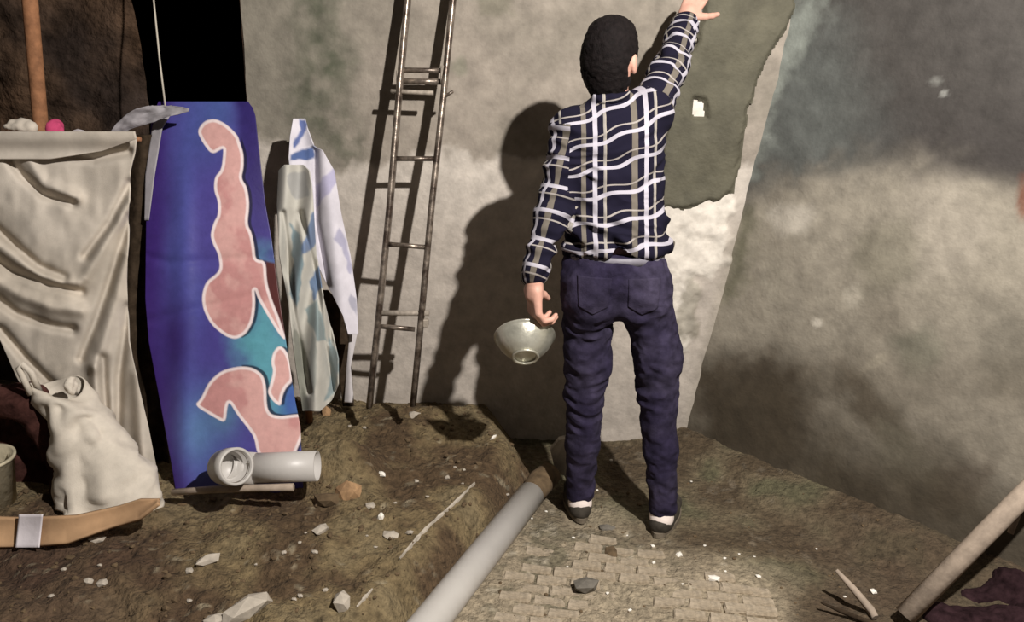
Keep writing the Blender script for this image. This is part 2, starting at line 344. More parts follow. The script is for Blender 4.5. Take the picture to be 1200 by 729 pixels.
me = fast_mesh('floor', P, grid_faces(*GX.shape)); set_col(me, col); floor = tag(link('floor', me, M_soil), kind='structure')
gx = np.arange(-3.2, .62, .011); gy = np.arange(.3, YW+.22, .011)
GY, GX = np.meshgrid(gy, gx, indexing='ij'); H = mound_h(GX, GY); P = np.stack([GX, GY, H], -1).reshape(-1, 3)
kp = (H > -.015); kk = (kp[:-1, :-1] | kp[1:, 1:]).ravel()
P3 = P*[1, 1, 0]; n1 = fbm(P3, 6, 4, 93); n2 = fbm(P3, 34, 3, 94); px, py = proj(P)
col = np.tile(lin((116, 101, 74)), (len(P), 1)); col = blend(col, (84, 68, 50), sstep(-.2, .7, n1)); col = blend(col, (120, 108, 84), sstep(0, .8, -n1)*.5)
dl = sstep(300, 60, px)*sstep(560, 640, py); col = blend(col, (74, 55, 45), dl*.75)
col = blend(col, (150, 140, 118), sstep(.85, 1.2, n2+.2*n1)*.6); col = blend(col, (60, 48, 34), sstep(.8, 1.1, -n2)*.5)
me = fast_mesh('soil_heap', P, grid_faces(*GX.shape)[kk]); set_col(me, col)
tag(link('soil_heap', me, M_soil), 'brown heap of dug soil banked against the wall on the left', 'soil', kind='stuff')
# clods, joined, lying all over heap and floor
def rock_bm(bm, loc, sz, rot, seed, sub=1, squash=(1, 1, .6), jag=.35):
    r = random.Random(seed); g = bmesh.ops.create_icosphere(bm, subdivisions=sub, radius=1)
    M = Matrix.LocRotScale(Vector(loc), rot, Vector((sz*squash[0], sz*squash[1], sz*squash[2])))
    for v in g['verts']:
        d = 1+r.uniform(-jag, jag*.6); v.co = M @ (v.co*d)
def clods(name, n, fn, m, xr, yr, label, smin, smax, hf):
    bm = bmesh.new()
    for i in range(n):
        x = random.uniform(*xr); y = random.uniform(*yr)
        if not fn(x, y): continue
        s = random.uniform(smin, smax)*random.random()**1.5+smin
        rock_bm(bm, (x, y, float(hf(x, y))+s*.15), s, None, i, 1, (random.uniform(.7, 1.3), random.uniform(.7, 1.3), .7), .3)
    o = bm_obj(name, bm, m, None, False); return o
M_clod = mat('soil clod', c(96, 80, 60), rough=1, var=.4, nscale=30, bump=.5)
o = clods('soil_clods', 1500, lambda x, y: x < crest_x(y)+.1 and y < YW-.03, M_clod, (-2.2, .3), (1.6, 3.3), '', .003, .014, mound_h)
tag(o, 'brown crumbs and clods of soil strewn over the heap', 'soil', kind='stuff')
o = clods('grit', 420, lambda x, y: x > crest_x(y)+.22 and rw_dist(x, y) > .05 and y < YW-.02, M_clod, (-.4, 2.0), (1.7, 3.25), '', .002, .007, floor_h)
tag(o, 'mud crumbs scattered on the brick and mud floor', 'grit', kind='stuff')

# ---- bricks showing through the mud
def brick_mesh(seed):
    r = random.Random(seed); bm = bmesh.new(); bmesh.ops.create_cube(bm, size=1, matrix=Matrix.Diagonal((.100, .047, .05, 1)))
    bmesh.ops.bevel(bm, geom=bm.edges[:], offset=.006, segments=1, affect='EDGES')
    for v in bm.verts: v.co += Vector((r.uniform(-.003, .003), r.uniform(-.0022, .0022), r.uniform(-.002, .002)))
    bmesh.ops.recalc_face_normals(bm, faces=bm.faces); me = bpy.data.meshes.new('brick'); bm.to_mesh(me); bm.free()
    me.materials.append(M_brick); return me
bmeshes = [brick_mesh(s) for s in range(6)]
ang = -.13; ex = np.array([math.cos(ang), math.sin(ang)]); ey = np.array([-math.sin(ang), math.cos(ang)])
BPOLY = [(648, 600), (700, 622), (760, 640), (850, 664), (914, 700), (925, 800), (470, 800), (600, 625)]
org = atZ(905, 703, 0)[:2]
cnt = 0
for j in range(-14, 16):
    for i in range(-16, 2):
        q = org + ex*(i*.108-.05+(.05 if j % 2 else 0)*(0 if i == 0 else 1)) + ey*(j*.053-.02)
        X_, Y_ = proj((q[0], q[1], 0)); s = float(poly_sdf(np.array([X_]), np.array([Y_]), BPOLY)[0])
        if s > -4 or q[1] < 1.85 or q[0] < crest_x(q[1])+.27: continue
        buried = vnoise(np.array([q[0]*5, q[1]*5, 3.3]), 5)
        if X_ < 830 and buried < -.25 or random.random() < .06: continue
        if cnt >= 290: break
        o = bpy.data.objects.new('brick', bmeshes[cnt % 6]); COL.objects.link(o); o.parent = floor
        dz = (.004 if X_ > 820 else -.001)+random.uniform(-.004, .004)
        o.location = (q[0], q[1], float(floor_h(q[0], q[1]))*.6+.006-.025+dz); o.rotation_euler = (random.uniform(-.03, .03), random.uniform(-.02, .02), ang+random.uniform(-.03, .03)); cnt += 1

# ---- volume modelling: smooth unions of tapered capsules, meshed with surface nets
class Vol:
    def __init__(s, lo, hi, res): s.lo = np.array(lo, float); s.res = res; s.n = np.ceil((np.array(hi)-s.lo)/res).astype(int)+1; s.D = np.full(s.n, .08, np.float32)
    def put(s, fn, lo, hi, k, op='u'):
        i0 = np.clip(((np.array(lo)-s.lo)/s.res).astype(int)-1, 0, s.n-1); i1 = np.clip(((np.array(hi)-s.lo)/s.res).astype(int)+2, 1, s.n)
        ax = [s.lo[a]+np.arange(i0[a], i1[a])*s.res for a in range(3)]; G = np.stack(np.meshgrid(*ax, indexing='ij'), -1).astype(np.float32)
        d = fn(G); sl = tuple(slice(i0[a], i1[a]) for a in range(3)); D = s.D[sl]
        if op == 'u': h = np.clip(.5+.5*(D-d)/k, 0, 1); s.D[sl] = D*(1-h)+d*h-k*h*(1-h)
        else: h = np.clip(.5-.5*(D+d)/k, 0, 1); s.D[sl] = D*(1-h)-d*h+k*h*(1-h)
    def cone(s, a, b, ra, rb, k=.02, sq=None, op='u'):
        a = np.array(a, float); b = np.array(b, float); ba = b-a; l2 = ba@ba+1e-12; m = max(ra, rb)*(1.0 if sq is None else max(1, *sq))+.05
        def fn(G):
            t = np.clip(((G-a)@ba)/l2, 0, 1)[..., None]; v = G-(a+t*ba)
            if sq is not None: v = v/np.array(sq)
            return np.sqrt((v*v).sum(-1))-(ra+(rb-ra)*t[..., 0])
        s.put(fn, np.minimum(a, b)-m, np.maximum(a, b)+m, k, op)
    def ell(s, cc, r, k=.02, R=None, op='u'):
        cc = np.array(cc, float); r = np.array(r, float); m = r.max()+.05
        def fn(G):
            v = G-cc
            if R is not None: v = v@R
            q = v/r; l = np.sqrt((q*q).sum(-1))+1e-9; g = np.sqrt((q*q/(r*r)).sum(-1))+1e-9; return l*(l-1)/g
        s.put(fn, cc-m, cc+m, k, op)
    def mesh(s):
        D = s.D; s_ = D < 0; c8 = [(i, j, k) for i in (0, 1) for j in (0, 1) for k in (0, 1)]
        n = np.array(D.shape)-1; cntr = np.zeros(n, np.int8)
        for (i, j, k) in c8: cntr += s_[i:i+n[0], j:j+n[1], k:k+n[2]]
        idx = np.argwhere((cntr > 0) & (cntr < 8)); cid = np.full(n, -1, np.int32); cid[tuple(idx.T)] = np.arange(len(idx))
        vals = np.stack([D[idx[:, 0]+i, idx[:, 1]+j, idx[:, 2]+k] for (i, j, k) in c8], 1)
        acc = np.zeros((len(idx), 3)); w = np.zeros(len(idx)); cc = np.array(c8, float)
        for a in range(8):
            for b in range(a+1, 8):
                if abs(cc[a]-cc[b]).sum() != 1: continue
                m = (vals[:, a] < 0) != (vals[:, b] < 0); t = np.where(m, vals[:, a]/(vals[:, a]-vals[:, b]+1e-12), 0)[:, None]
                acc += np.where(m[:, None], cc[a]+t*(cc[b]-cc[a]), 0); w += m
        V = s.lo+(idx+acc/w[:, None])*s.res; Q = []
        for ax in range(3):
            sl0 = [slice(None)]*3; sl1 = [slice(None)]*3; sl0[ax] = slice(0, -1); sl1[ax] = slice(1, None)
            A = s_[tuple(sl0)]; B = s_[tuple(sl1)]; e = np.argwhere(A != B); b1, b2 = (ax+1) % 3, (ax+2) % 3
            e = e[(e[:, b1] > 0) & (e[:, b2] > 0) & (e[:, b1] < n[b1]) & (e[:, b2] < n[b2])]
            o1 = np.zeros(3, int); o1[b1] = 1; o2 = np.zeros(3, int); o2[b2] = 1
            q = np.stack([cid[tuple(x.T)] for x in (e-o1-o2, e-o2, e, e-o1)], 1); sg = A[tuple(e.T)]
            q = np.where(sg[:, None], q, q[:, ::-1]); Q.append(q[(q >= 0).all(1)])
        return V, np.concatenate(Q)
def vnormals(V, Q):
    fn = np.cross(V[Q[:, 2]]-V[Q[:, 0]], V[Q[:, 3]]-V[Q[:, 1]]); N = np.zeros_like(V)
    for k in range(4): np.add.at(N, Q[:, k], fn)
    return N/(np.linalg.norm(N, axis=1, keepdims=True)+1e-12)

# ---- the man
J = dict(pelvis=atY(721, 322, 2.60), waist=atY(721, 285, 2.61), chest=atY(714, 190, 2.65), neck=atY(714, 122, 2.67), head=atY(716, 66, 2.69),
         ls=atY(669, 155, 2.63), rs=atY(762, 130, 2.67), le=atY(649, 243, 2.57), lw=atY(626, 328, 2.485),
         re=atY(786, 76, 2.86), rw=atY(803, 24, 3.03),
         lh=atY(690, 335, 2.60), rh=atY(755, 335, 2.60), lk=atY(685, 462, 2.62), rk=atY(770, 458, 2.58))
LA = atZ(680, 575, .10); RA = atZ(777, 592, .10); J['la'] = LA; J['ra'] = RA
person = thing('person', (0.42, 2.62, 0), 'man in plaid shirt and dark jeans seen from behind, one arm raised to the wall', 'person')
v3 = lambda *a: np.array(a, float)
# hand: builds palm, four fingers, thumb. frame: origin wrist, d = direction to knuckles, n = palm normal (palm side), s = towards thumb
def hand(V, w, d, n, curl, spread=.10, thumb=(.5, .75, .35), size=1.0):
    d = d/np.linalg.norm(d); n = n-d*(n@d); n /= np.linalg.norm(n); s = THUMB_SIGN*np.cross(d, n)
    z = size; V.cone(w-d*.01, w+d*.03*z, .026*z, .027*z, .012)
    for u, l in ((-.030, .078), (-.010, .084), (.010, .086), (.028, .082)):
        V.cone(w+d*.018*z+s*u*.6*z, w+d*l*z+s*u*z, .016*z, .0115*z, .010)
    lens = [(.030, .022, .017), (.038, .026, .019), (.042, .028, .020), (.037, .024, .019)]; k0 = [(-.031, .078), (-.0105, .086), (.010, .088), (.030, .083)]
    for i in range(4):
        p = w+d*k0[i][1]*z+s*k0[i][0]*z; a = 0; side = (k0[i][0])*spread*20
        for j, L in enumerate(lens[i]):
            a += curl[j]; dr = d*math.cos(a)+n*math.sin(a)+s*side*(1 if j < 2 else .3)*.25; dr /= np.linalg.norm(dr); q = p+dr*L*z
            V.cone(p, q, (.0098, .0088, .0078)[j]*z, (.0088, .0078, .0066)[j]*z, .003); p = q
    p = w+d*.022*z+s*.024*z; dr = d*thumb[0]+s*thumb[1]+n*thumb[2]; dr /= np.linalg.norm(dr); q = p+dr*.042*z
    V.cone(p-dr*.01, q, .0165*z, .0125*z, .010); dr2 = dr+d*.35+n*.2; dr2 /= np.linalg.norm(dr2); q2 = q+dr2*.030*z; V.cone(q, q2, .0118*z, .0105*z, .004); V.cone(q2, q2+(dr2+d*.2)*.022*z, .0105*z, .0082*z, .004)
B = Vol((-.25, 2.25, 0.0), (.95, 3.35, 2.05), .0042)
turn = -.42; ct, sn = math.cos(turn), math.sin(turn); Rh = np.array([[ct, -sn, 0], [sn, ct, 0], [0, 0, 1]])  # head turned to his right
hf = Rh@v3(0, 1, .12); hf /= np.linalg.norm(hf); hs = Rh@v3(1, 0, 0); hu = np.cross(hs, hf)
Rm = np.stack([hs, hf, hu], 1); hc = J['head']
B.ell(hc+hu*.012-hf*.012, (.077, .094, .098), .02, Rm)            # skull
B.ell(hc-hu*.05+hf*.028, (.056, .062, .074), .03, Rm)             # jaw and face
B.ell(hc-hu*.103+hf*.068, (.020, .018, .016), .02, Rm)            # chin
B.cone(hc+hu*.0+hf*.088, hc-hu*.040+hf*.106, .008, .0125, .010)   # nose
B.ell(hc-hu*.036+hf*.098, (.019, .012, .010), .008, Rm)
B.ell(hc+hu*.016+hf*.082, (.045, .012, .010), .012, Rm)           # brow
for sg in (-1, 1):
    B.ell(hc+hs*.030*sg-hu*.002+hf*.100, (.016, .014, .010), .008, Rm, op='s')
    B.ell(hc+hs*.079*sg-hu*.022-hf*.004, (.009, .019, .031), .006, Rm)   # ears
    B.ell(hc+hs*.088*sg-hu*.018+hf*.002, (.006, .010, .018), .004, Rm, op='s')
B.ell(hc-hu*.068+hf*.088, (.024, .010, .006), .006, Rm); B.ell(hc-hu*.080+hf*.086, (.020, .010, .007), .005, Rm)
B.cone(hc-hu*.06-hf*.012, J['neck']-v3(0, 0, .02), .055, .060, .03)
B.cone(J['neck']-v3(0, 0, .05), J['ls'], .05, .045, .05); B.cone(J['neck']-v3(0, 0, .05), J['rs'], .05, .045, .05)
B.cone(J['neck']-v3(0, 0, .10), J['waist'], .085, .070, .05, (1.3, .9, 1)); B.cone(J['waist'], J['pelvis'], .070, .075, .05, (1.3, .9, 1))
for a, b, ra, rb in (('ls', 'le', .042, .034), ('le', 'lw', .034, .024), ('rs', 're', .042, .034), ('re', 'rw', .034, .024), ('lh', 'lk', .072, .05), ('lk', 'la', .048, .034), ('rh', 'rk', .072, .05), ('rk', 'ra', .048, .034)):
    B.cone(J[a], J[b], ra, rb, .03)
footdir = {'la': v3(-.10, 1, 0), 'ra': v3(.42, .9, 0)}
for a in ('la', 'ra'):
    fd = footdir[a]/np.linalg.norm(footdir[a]); g = J[a]*[1, 1, 0]+v3(0, 0, .045); B.cone(g-fd*.02, g+fd*.13-v3(0, 0, .012), .032, .024, .03); B.cone(J[a], g, .034, .03, .02)
# left hand hangs, holding the rim of the bowl
THUMB_SIGN = -1
lwd = v3(.05, -.02, -1.0)
LWr = J['lw']+v3(.0, 0, -.015)
hand(B, LWr, lwd, v3(.80, .30, 0), (.65, 1.0, .7), thumb=(.30, .55, .75), size=1.12)
THUMB_SIGN = -1
hand(B, J['rw']+v3(.0, 0, .005), v3(.35, .35, .62), v3(.1, .8, -.45), (.35, .35, .25), spread=.2, thumb=(.5, .75, .25))
V_, Q_ = B.mesh(); del B
body = link('body', fast_mesh('body', V_, Q_), M_skin, person)
for sg in (-1, 1):
    bm = bmesh.new(); bmesh.ops.create_uvsphere(bm, u_segments=12, v_segments=8, radius=.0115, matrix=Matrix.Translation(Vector(hc+hs*.030*sg-hu*.002+hf*.084))); bm_obj('eye', bm, M_eye, person)
# hair
Hh = Vol(hc-.17, hc+.17, .0045)
Hh.ell(hc+hu*.014-hf*.014, (.087, .102, .108), .02, Rm); Hh.ell(hc-hu*.035-hf*.035, (.080, .072, .095), .03, Rm); Hh.ell(hc+hu*.060+hf*.012, (.068, .085, .056), .03, Rm)
Hh.cone(hc-hu*.08-hf*.035, hc-hu*.125-hf*.028, .058, .050, .02)
Hh.ell(hc-hu*.075+hf*.105, (.12, .10, .105), .012, Rm, op='s'); Hh.ell(hc-hu*.02+hf*.13, (.07, .075, .055), .01, Rm, op='s')
for sg in (-1, 1): Hh.ell(hc+hs*.094*sg-hu*.034-hf*.014, (.034, .052, .046), .006, Rm, op='s')
V_, Q_ = Hh.mesh(); N_ = vnormals(V_, Q_); V_ += N_*(.0022*fbm(V_, 110, 2, 101)+.0022*fbm(V_, 16, 2, 102))[:, None]
link('hair', fast_mesh('hair', V_, Q_), M_hair, person)

# shirt
lo, hi = (-.2, 2.35, .82), (.85, 3.2, 1.95)
T_ = Vol(lo, hi, .0055); nk = J['neck']; wa = J['waist']; ch = J['chest']
shirt_lean = .0
T_.cone(nk+v3(0, 0, -.045), J['ls']+v3(.01, 0, .005), .056, .060, .05); T_.cone(nk+v3(.01, 0, -.045), J['rs']+v3(-.01, 0, .0), .056, .066, .05)
T_.cone(ch+v3(0, 0, .06), ch-v3(0, 0, .05), .118, .112, .06, (1.46, 1.0, 1)); T_.cone(ch-v3(0, 0, .05), wa+v3(0, 0, .05), .112, .108, .05, (1.42, 1.0, 1))
T_.cone(wa+v3(0, 0, .05), wa-v3(-.0, 0, .00), .108, .118, .04, (1.42, 1.02, 1))
T_.cone(wa+v3(.0, 0, .0), wa-v3(-.0, 0, .04), .117, .116, .02, (1.46, 1.04, 1))
T_.cone(J['ls'], J['le'], .062, .053, .035); T_.cone(J['le'], J['lw']+v3(0, 0, .022), .052, .040, .02)
T_.cone(J['rs'], J['re'], .066, .056, .035); T_.cone(J['re'], J['rw']-v3(0, 0, .012), .056, .045, .02)
# collar stand
for k in range(16):
    a0, a1 = 2*math.pi*k/16, 2*math.pi*(k+1)/16; f_ = lambda a: nk+v3(.068*math.cos(a), .066*math.sin(a)-.0, .006+.01*math.cos(a)-.018*math.sin(a))
    T_.cone(f_(a0), f_(a1), .013, .013, .010)
zc = wa[2]-.020
def hemcut(G): return (zc+.012*np.sin(G[..., 0]*22+1)+.006*np.sin(G[..., 0]*61)+(G[..., 0]-wa[0])*.06) - G[..., 2]
D = T_; G_lo = np.array(lo); 
D.put(lambda G: np.where(np.abs(G[..., 0]-wa[0]) < .22, -hemcut(G)*1.0, .5)*1.0, (wa[0]-.21, 2.3, .82), (wa[0]+.24, 2.9, zc+.05), .004, op='s') if False else None
def cutlow(G): return G[..., 2]-(zc+.012*np.sin(G[..., 0]*22+1)+.006*np.sin(G[..., 0]*61)+(G[..., 0]-wa[0])*.06)
D.put(cutlow, (wa[0]-.175, 2.3, .80), (wa[0]+.26, 2.9, zc+.03), .004, op='s')
# neck opening
T_.cone(nk+v3(0, 0, .00), nk+v3(0, .0, .07), .057, .065, .006, op='s')
V_, Q_ = T_.mesh(); N_ = vnormals(V_, Q_)
def seg_t(P, a, b): ba = b-a; return np.clip(((P-a)@ba)/(ba@ba), 0, 1)
def seg_d(P, a, b): t = seg_t(P, a, b)[:, None]; return np.linalg.norm(P-(a+t*(b-a)), axis=1)
w_low = sstep(wa[2]+.22, wa[2]+.0, V_[:, 2])*sstep(.30, .16, np.abs(V_[:, 0]-wa[0])); dS = np.minimum(seg_d(V_, J['le'], J['lw']), seg_d(V_, J['ls'], J['le'])); dR = np.minimum(seg_d(V_, J['re'], J['rw']), seg_d(V_, J['rs'], J['re']))
sleeve = sstep(.09, .06, np.minimum(dS, dR))
warp = V_+.05*np.stack([fbm(V_, 5, 2, 111), fbm(V_, 5, 2, 112), fbm(V_, 5, 2, 113)], -1)
fold = 1-np.abs(fbm(warp*[1, 1, 2.6], 9, 2, 114)); fold2 = np.sin((warp[:, 2]*.9+warp[:, 0]*.35)*95)
slf = np.sin(np.where(dS < dR, seg_t(V_, J['ls'], J['lw']), seg_t(V_, J['rs'], J['rw']))*34+fbm(V_, 12, 2, 115)*2.5)
V_ += N_*((.015*(fold-.6) + .0075*fold2*w_low + .014*w_low*fbm(warp*[1, 1, 2], 14, 2, 116) + .0045*slf*sleeve))[:, None]
me = fast_mesh('shirt', V_, Q_)
fc = V_[Q_].mean(1)
# flags: 0 torso, 1 left sleeve, 2 right sleeve
def bone_uv(P, a, b, c_, o0):
    d1 = b-a; d2 = c_-b; l1, l2 = np.linalg.norm(d1), np.linalg.norm(d2); t1 = ((P-a)@d1)/l1; t2 = ((P-b)@d2)/l2
    use2 = t1 > l1; al = np.where(use2, l1+t2, t1); ax = np.where(use2[:, None], d2/l2, d1/l1); base = np.where(use2[:, None], b+0*P, a+0*P)
    v = P-base; v = v-ax*(v*ax).sum(1)[:, None]; ref = np.array([0, -1.0, 0]); ref = ref-ax*(ax@ref)[:, None]; ref /= np.linalg.norm(ref, axis=1, keepdims=True); sd_ = np.cross(ax, ref)
    an = np.arctan2((v*sd_).sum(1), (v*ref).sum(1)); return np.stack([an*.055+o0, al], 1)
la_x = (fc-J['ls'])@v3(1, 0, .12); isL = (seg_d(fc, J['le'], J['lw']) < .075) | ((seg_d(fc, J['ls'], J['le']) < .085) & (fc[:, 0] < J['ls'][0]-.008+.15*(J['ls'][2]-fc[:, 2])*.0) & (fc[:, 2] < J['ls'][2]+.03))
rd = (J['re']-J['rs'])/np.linalg.norm(J['re']-J['rs']); isR = (((fc-J['rs'])@rd) > .035) & (fc[:, 0] > nk[0]+.05) & (fc[:, 2] > J['rs'][2]-.02)
def torso_uv(P):
    zz = (P[:, 2]-wa[2])/(nk[2]-wa[2]); k = .12+.34*np.clip(zz, 0, 1)**1.3; x = P[:, 0]-wa[0]-.02*(1-zz)
    yy = P[:, 1]-ch[1]; arc = np.where(np.abs(x) > .12, (x-np.sign(x)*.12)*1.3+np.sign(x)*.12, x)+np.sign(x)*np.maximum(0, yy+.02)*.5
    return np.stack([arc*.98, P[:, 2]-wa[2]-k*x+.006*np.sin(P[:, 0]*40+P[:, 2]*30)], 1)
lp = Q_.ravel(); uvT = torso_uv(V_)[lp]; uvL = bone_uv(V_, J['ls'], J['le'], J['lw'], .012)[lp]; uvR = bone_uv(V_, J['rs'], J['re'], J['rw'], .02)[lp]
fl = np.repeat(isL, 4)[:, None]; fr = np.repeat(isR & ~isL, 4)[:, None]; uv = np.where(fl, uvL, np.where(fr, uvR, uvT))
layer = me.uv_layers.new(name='Plaid'); layer.data.foreach_set('uv', uv.astype(np.float32).ravel())
m = bpy.data.materials.new('plaid flannel'); m.use_nodes = True; nt = m.node_tree; N = nt.nodes; Lk = nt.links; b = N['Principled BSDF']; b.inputs['Roughness'].default_value = .95; b.inputs['Specular IOR Level'].default_value = .1
uvn = N.new('ShaderNodeUVMap'); uvn.uv_map = 'Plaid'; sep = N.new('ShaderNodeSeparateXYZ'); Lk.new(uvn.outputs['UV'], sep.inputs[0])
def mth(op, a, b_=None, clamp=False):
    n = N.new('ShaderNodeMath'); n.operation = op; n.use_clamp = clamp
    for i, v in enumerate((a, b_)):
        if v is None: continue
        if isinstance(v, (int, float)): n.inputs[i].default_value = v
        else: Lk.new(v, n.inputs[i])
    return n.outputs[0]
def stripe(src, period, off, width):   # 1 inside a stripe
    t = mth('ADD', src, off+10*period); t = mth('MODULO', t, period); t = mth('SUBTRACT', t, width/2); t = mth('ABSOLUTE', t)
    return mth('LESS_THAN', t, width/2)
U_, Vv = sep.outputs[0], sep.outputs[1]
layers = [(stripe(U_, .158, -.018, .019), c(112, 105, 96)), (stripe(Vv, .088, -.030, .005), c(160, 153, 148)), (stripe(U_, .158, .064, .005), c(172, 164, 152)), (stripe(U_, .158, -.090+.0, .007), c(150, 145, 140)),
          (stripe(Vv, .088, .0, .012), c(180, 176, 186)), (stripe(U_, .158, .100, .014), c(184, 180, 190))]
prev = None; basec = c(27, 25, 40)
for fac, colr in layers:
    mx = N.new('ShaderNodeMix'); mx.data_type = 'RGBA'
    if prev is None: mx.inputs['A'].default_value = (*basec, 1)
    else: Lk.new(prev, mx.inputs['A'])
    mx.inputs['B'].default_value = (*colr, 1); Lk.new(mth('MULTIPLY', fac, .93), mx.inputs['Factor']); prev = mx.outputs['Result']
Lk.new(prev, b.inputs['Base Color'])
me.materials.append(m); link('shirt', me, None, person)

# belt and jeans
bm = bmesh.new(); bz_ = wa[2]-.036; n = 48; ring = []
for k in range(n):
    a = 2*math.pi*k/n; r_ = (.158, .118); p = lambda s, z: (wa[0]+.002+(r_[0]+s)*math.cos(a), wa[1]-.002+(r_[1]+s)*math.sin(a), bz_+z)
    ring.append([bm.verts.new(p(*q)) for q in ((0, -.013), (.004, -.013), (.004, .013), (0, .013))])
for k in range(n):
    for j in range(4): bm.faces.new((ring[k][j], ring[(k+1) % n][j], ring[(k+1) % n][(j+1) % 4], ring[k][(j+1) % 4]))
bm_obj('belt', bm, M_belt, person)
Jn = Vol((-.0, 2.3, .04), (.85, 2.95, 1.05), .0055); pv = J['pelvis']
Jn.cone(wa-v3(0, 0, .068), pv-v3(0, 0, .0), .112, .118, .04, (1.40, 1.02, 1)); Jn.cone(pv, pv-v3(0, 0, .04), .118, .10, .04, (1.42, 1.0, 1))
for s_, h, kk_, a in ((-1, 'lh', 'lk', 'la'), (1, 'rh', 'rk', 'ra')):
    hp = J[h]+v3(.0, 0, -.06); Jn.ell(J[h]+v3(-s_*.005, -.04, -.035), (.085, .080, .095), .05)
    Jn.cone(J[h]+v3(-s_*.002, 0, -.03), J[kk_]+v3(0, 0, .12), .090, .074, .022); Jn.cone(J[kk_]+v3(-s_*.012, 0, .12), J[kk_], .074, .064, .03)
    Jn.cone(J[kk_], .5*J[kk_]+.5*J[a]+v3(0, -.008, 0), .065, .056, .02); Jn.cone(.5*J[kk_]+.5*J[a]+v3(0, -.008, 0), J[a]-v3(0, 0, .010), .056, .048, .02); Jn.put(lambda G: G[..., 2]-(J[a][2]-.028), J[a]-v3(.11, .11, .15), J[a]+v3(.11, .11, -.02), .003, op='s')
Jn.put(lambda G: (wa[2]-.026)-G[..., 2], (-.1, 2.2, wa[2]-.06), (.9, 3, 1.06), .004, op='s')
V_, Q_ = Jn.mesh(); N_ = vnormals(V_, Q_)
kz = lambda z0, w: np.exp(-((V_[:, 2]-z0)/w)**2)
kn = .5*(J['lk'][2]+J['rk'][2]); warp = V_+.06*np.stack([fbm(V_, 4, 2, 121), fbm(V_, 4, 2, 122), fbm(V_, 4, 2, 123)], -1)
f1 = 1-np.abs(fbm(warp*[1, 1, 2.2], 8, 2, 124)); wk = .45+kz(kn, .12)+.9*kz(.13, .06)+.55*kz(pv[2]-.14, .06)
side = np.where(V_[:, 0] < pv[0], -1, 1)
dg = np.sin((V_[:, 2]*1.0+side*(V_[:, 0]-pv[0])*.55)*70+2*fbm(V_, 6, 2, 125))*kz(pv[2]-.13, .10)
V_ += N_*(.007*(f1-.55)*wk+.003*dg+.0035*(1-2*np.abs(fbm(warp*[1, 1, 1.5], 17, 2, 127)))+.002*fbm(V_, 30, 2, 126))[:, None]
me = fast_mesh('jeans', V_, Q_); jeans = link('jeans', me, M_jeans, person)
# back pockets: patches lifted from the seat of the jeans
from mathutils.bvhtree import BVHTree
bvh = BVHTree.FromPolygons([tuple(v) for v in V_], [tuple(int(i) for i in q) for q in Q_])
for s_ in (-1, 1):
    cx0 = pv[0]+s_*.080; P = []; nn_ = 22
    for i in range(nn_):
        t = i/(nn_-1)
        for j in range(nn_):
            u = j/(nn_-1)*2-1; x = cx0+u*.054*(1-.12*t); z = pv[2]+.020-t*(.125-.028*abs(u)); h = bvh.ray_cast(Vector((x, 1.5, z)), Vector((0, 1, 0)))[0]; P.append((x, (h.y if h else 2.5)-.0022, z))
    o = link('back_pocket', fast_mesh('back_pocket', np.array(P), grid_faces(nn_, nn_)), M_denim_seam, person)
    md = o.modifiers.new('thickness', 'SOLIDIFY'); md.thickness = .004; md.offset = 1
# socks and shoes
for a in ('la', 'ra'):
    fd = footdir[a]/np.linalg.norm(footdir[a]); an = J[a]; g = an*[1, 1, 0]; up_ = v3(0, 0, 1)
    sv = Vol(an-.16, an+.16, .005); sv.cone(an-up_*.01, g+up_*.055-fd*.012, .040, .042, .02); sv.cone(g+up_*.055, g+up_*.05+fd*.07, .036, .033, .02)
    V_, Q_ = sv.mesh(); link('sock', fast_mesh('sock', V_, Q_), M_sock, person)
    sh = Vol(g+v3(-.2, -.12, -.01), g+v3(.26, .27, .16), .0045)
    sh.cone(g-fd*.022+up_*.038, g+fd*.15+up_*.033, .040, .036, .02); sh.cone(g+fd*.01+up_*.045, g+fd*.08+up_*.040, .043, .040, .02); sh.cone(g+fd*.04+up_*.065, g+fd*.10+up_*.045, .034, .034, .02)
    sh.put(lambda G: G[..., 2]-.014, g+v3(-.2, -.2, -.02), g+v3(.3, .3, .02), .003, op='s')
    sh.cone(g-fd*.012+up_*.075, g-fd*.008+up_*.12, .036, .042, .006, op='s')
    V_, Q_ = sh.mesh(); V_ += vnormals(V_, Q_)*(.002*fbm(V_, 40, 2, 131))[:, None]; so = link('shoe', fast_mesh('shoe', V_, Q_), M_shoe, person)
    bm = bmesh.new(); pr = []; sd_ = v3(fd[1], -fd[0], 0)
    for k in range(28):
        t = 2*math.pi*k/28; L = math.cos(t); wd = .046*math.sin(t)*(1+.12*L); pr.append(g+fd*(.062+.128*L)+sd_*wd)
    lv = [[bm.verts.new(tuple(p+up_*z+0*(p-g))) for p in pr] for z in (.0, .018)]
    for k in range(28): bm.faces.new((lv[0][k], lv[0][(k+1) % 28], lv[1][(k+1) % 28], lv[1][k]))
    bm.faces.new(lv[0][::-1]); bm.faces.new(lv[1]); bm_obj('sole', bm, M_sole, so, False)

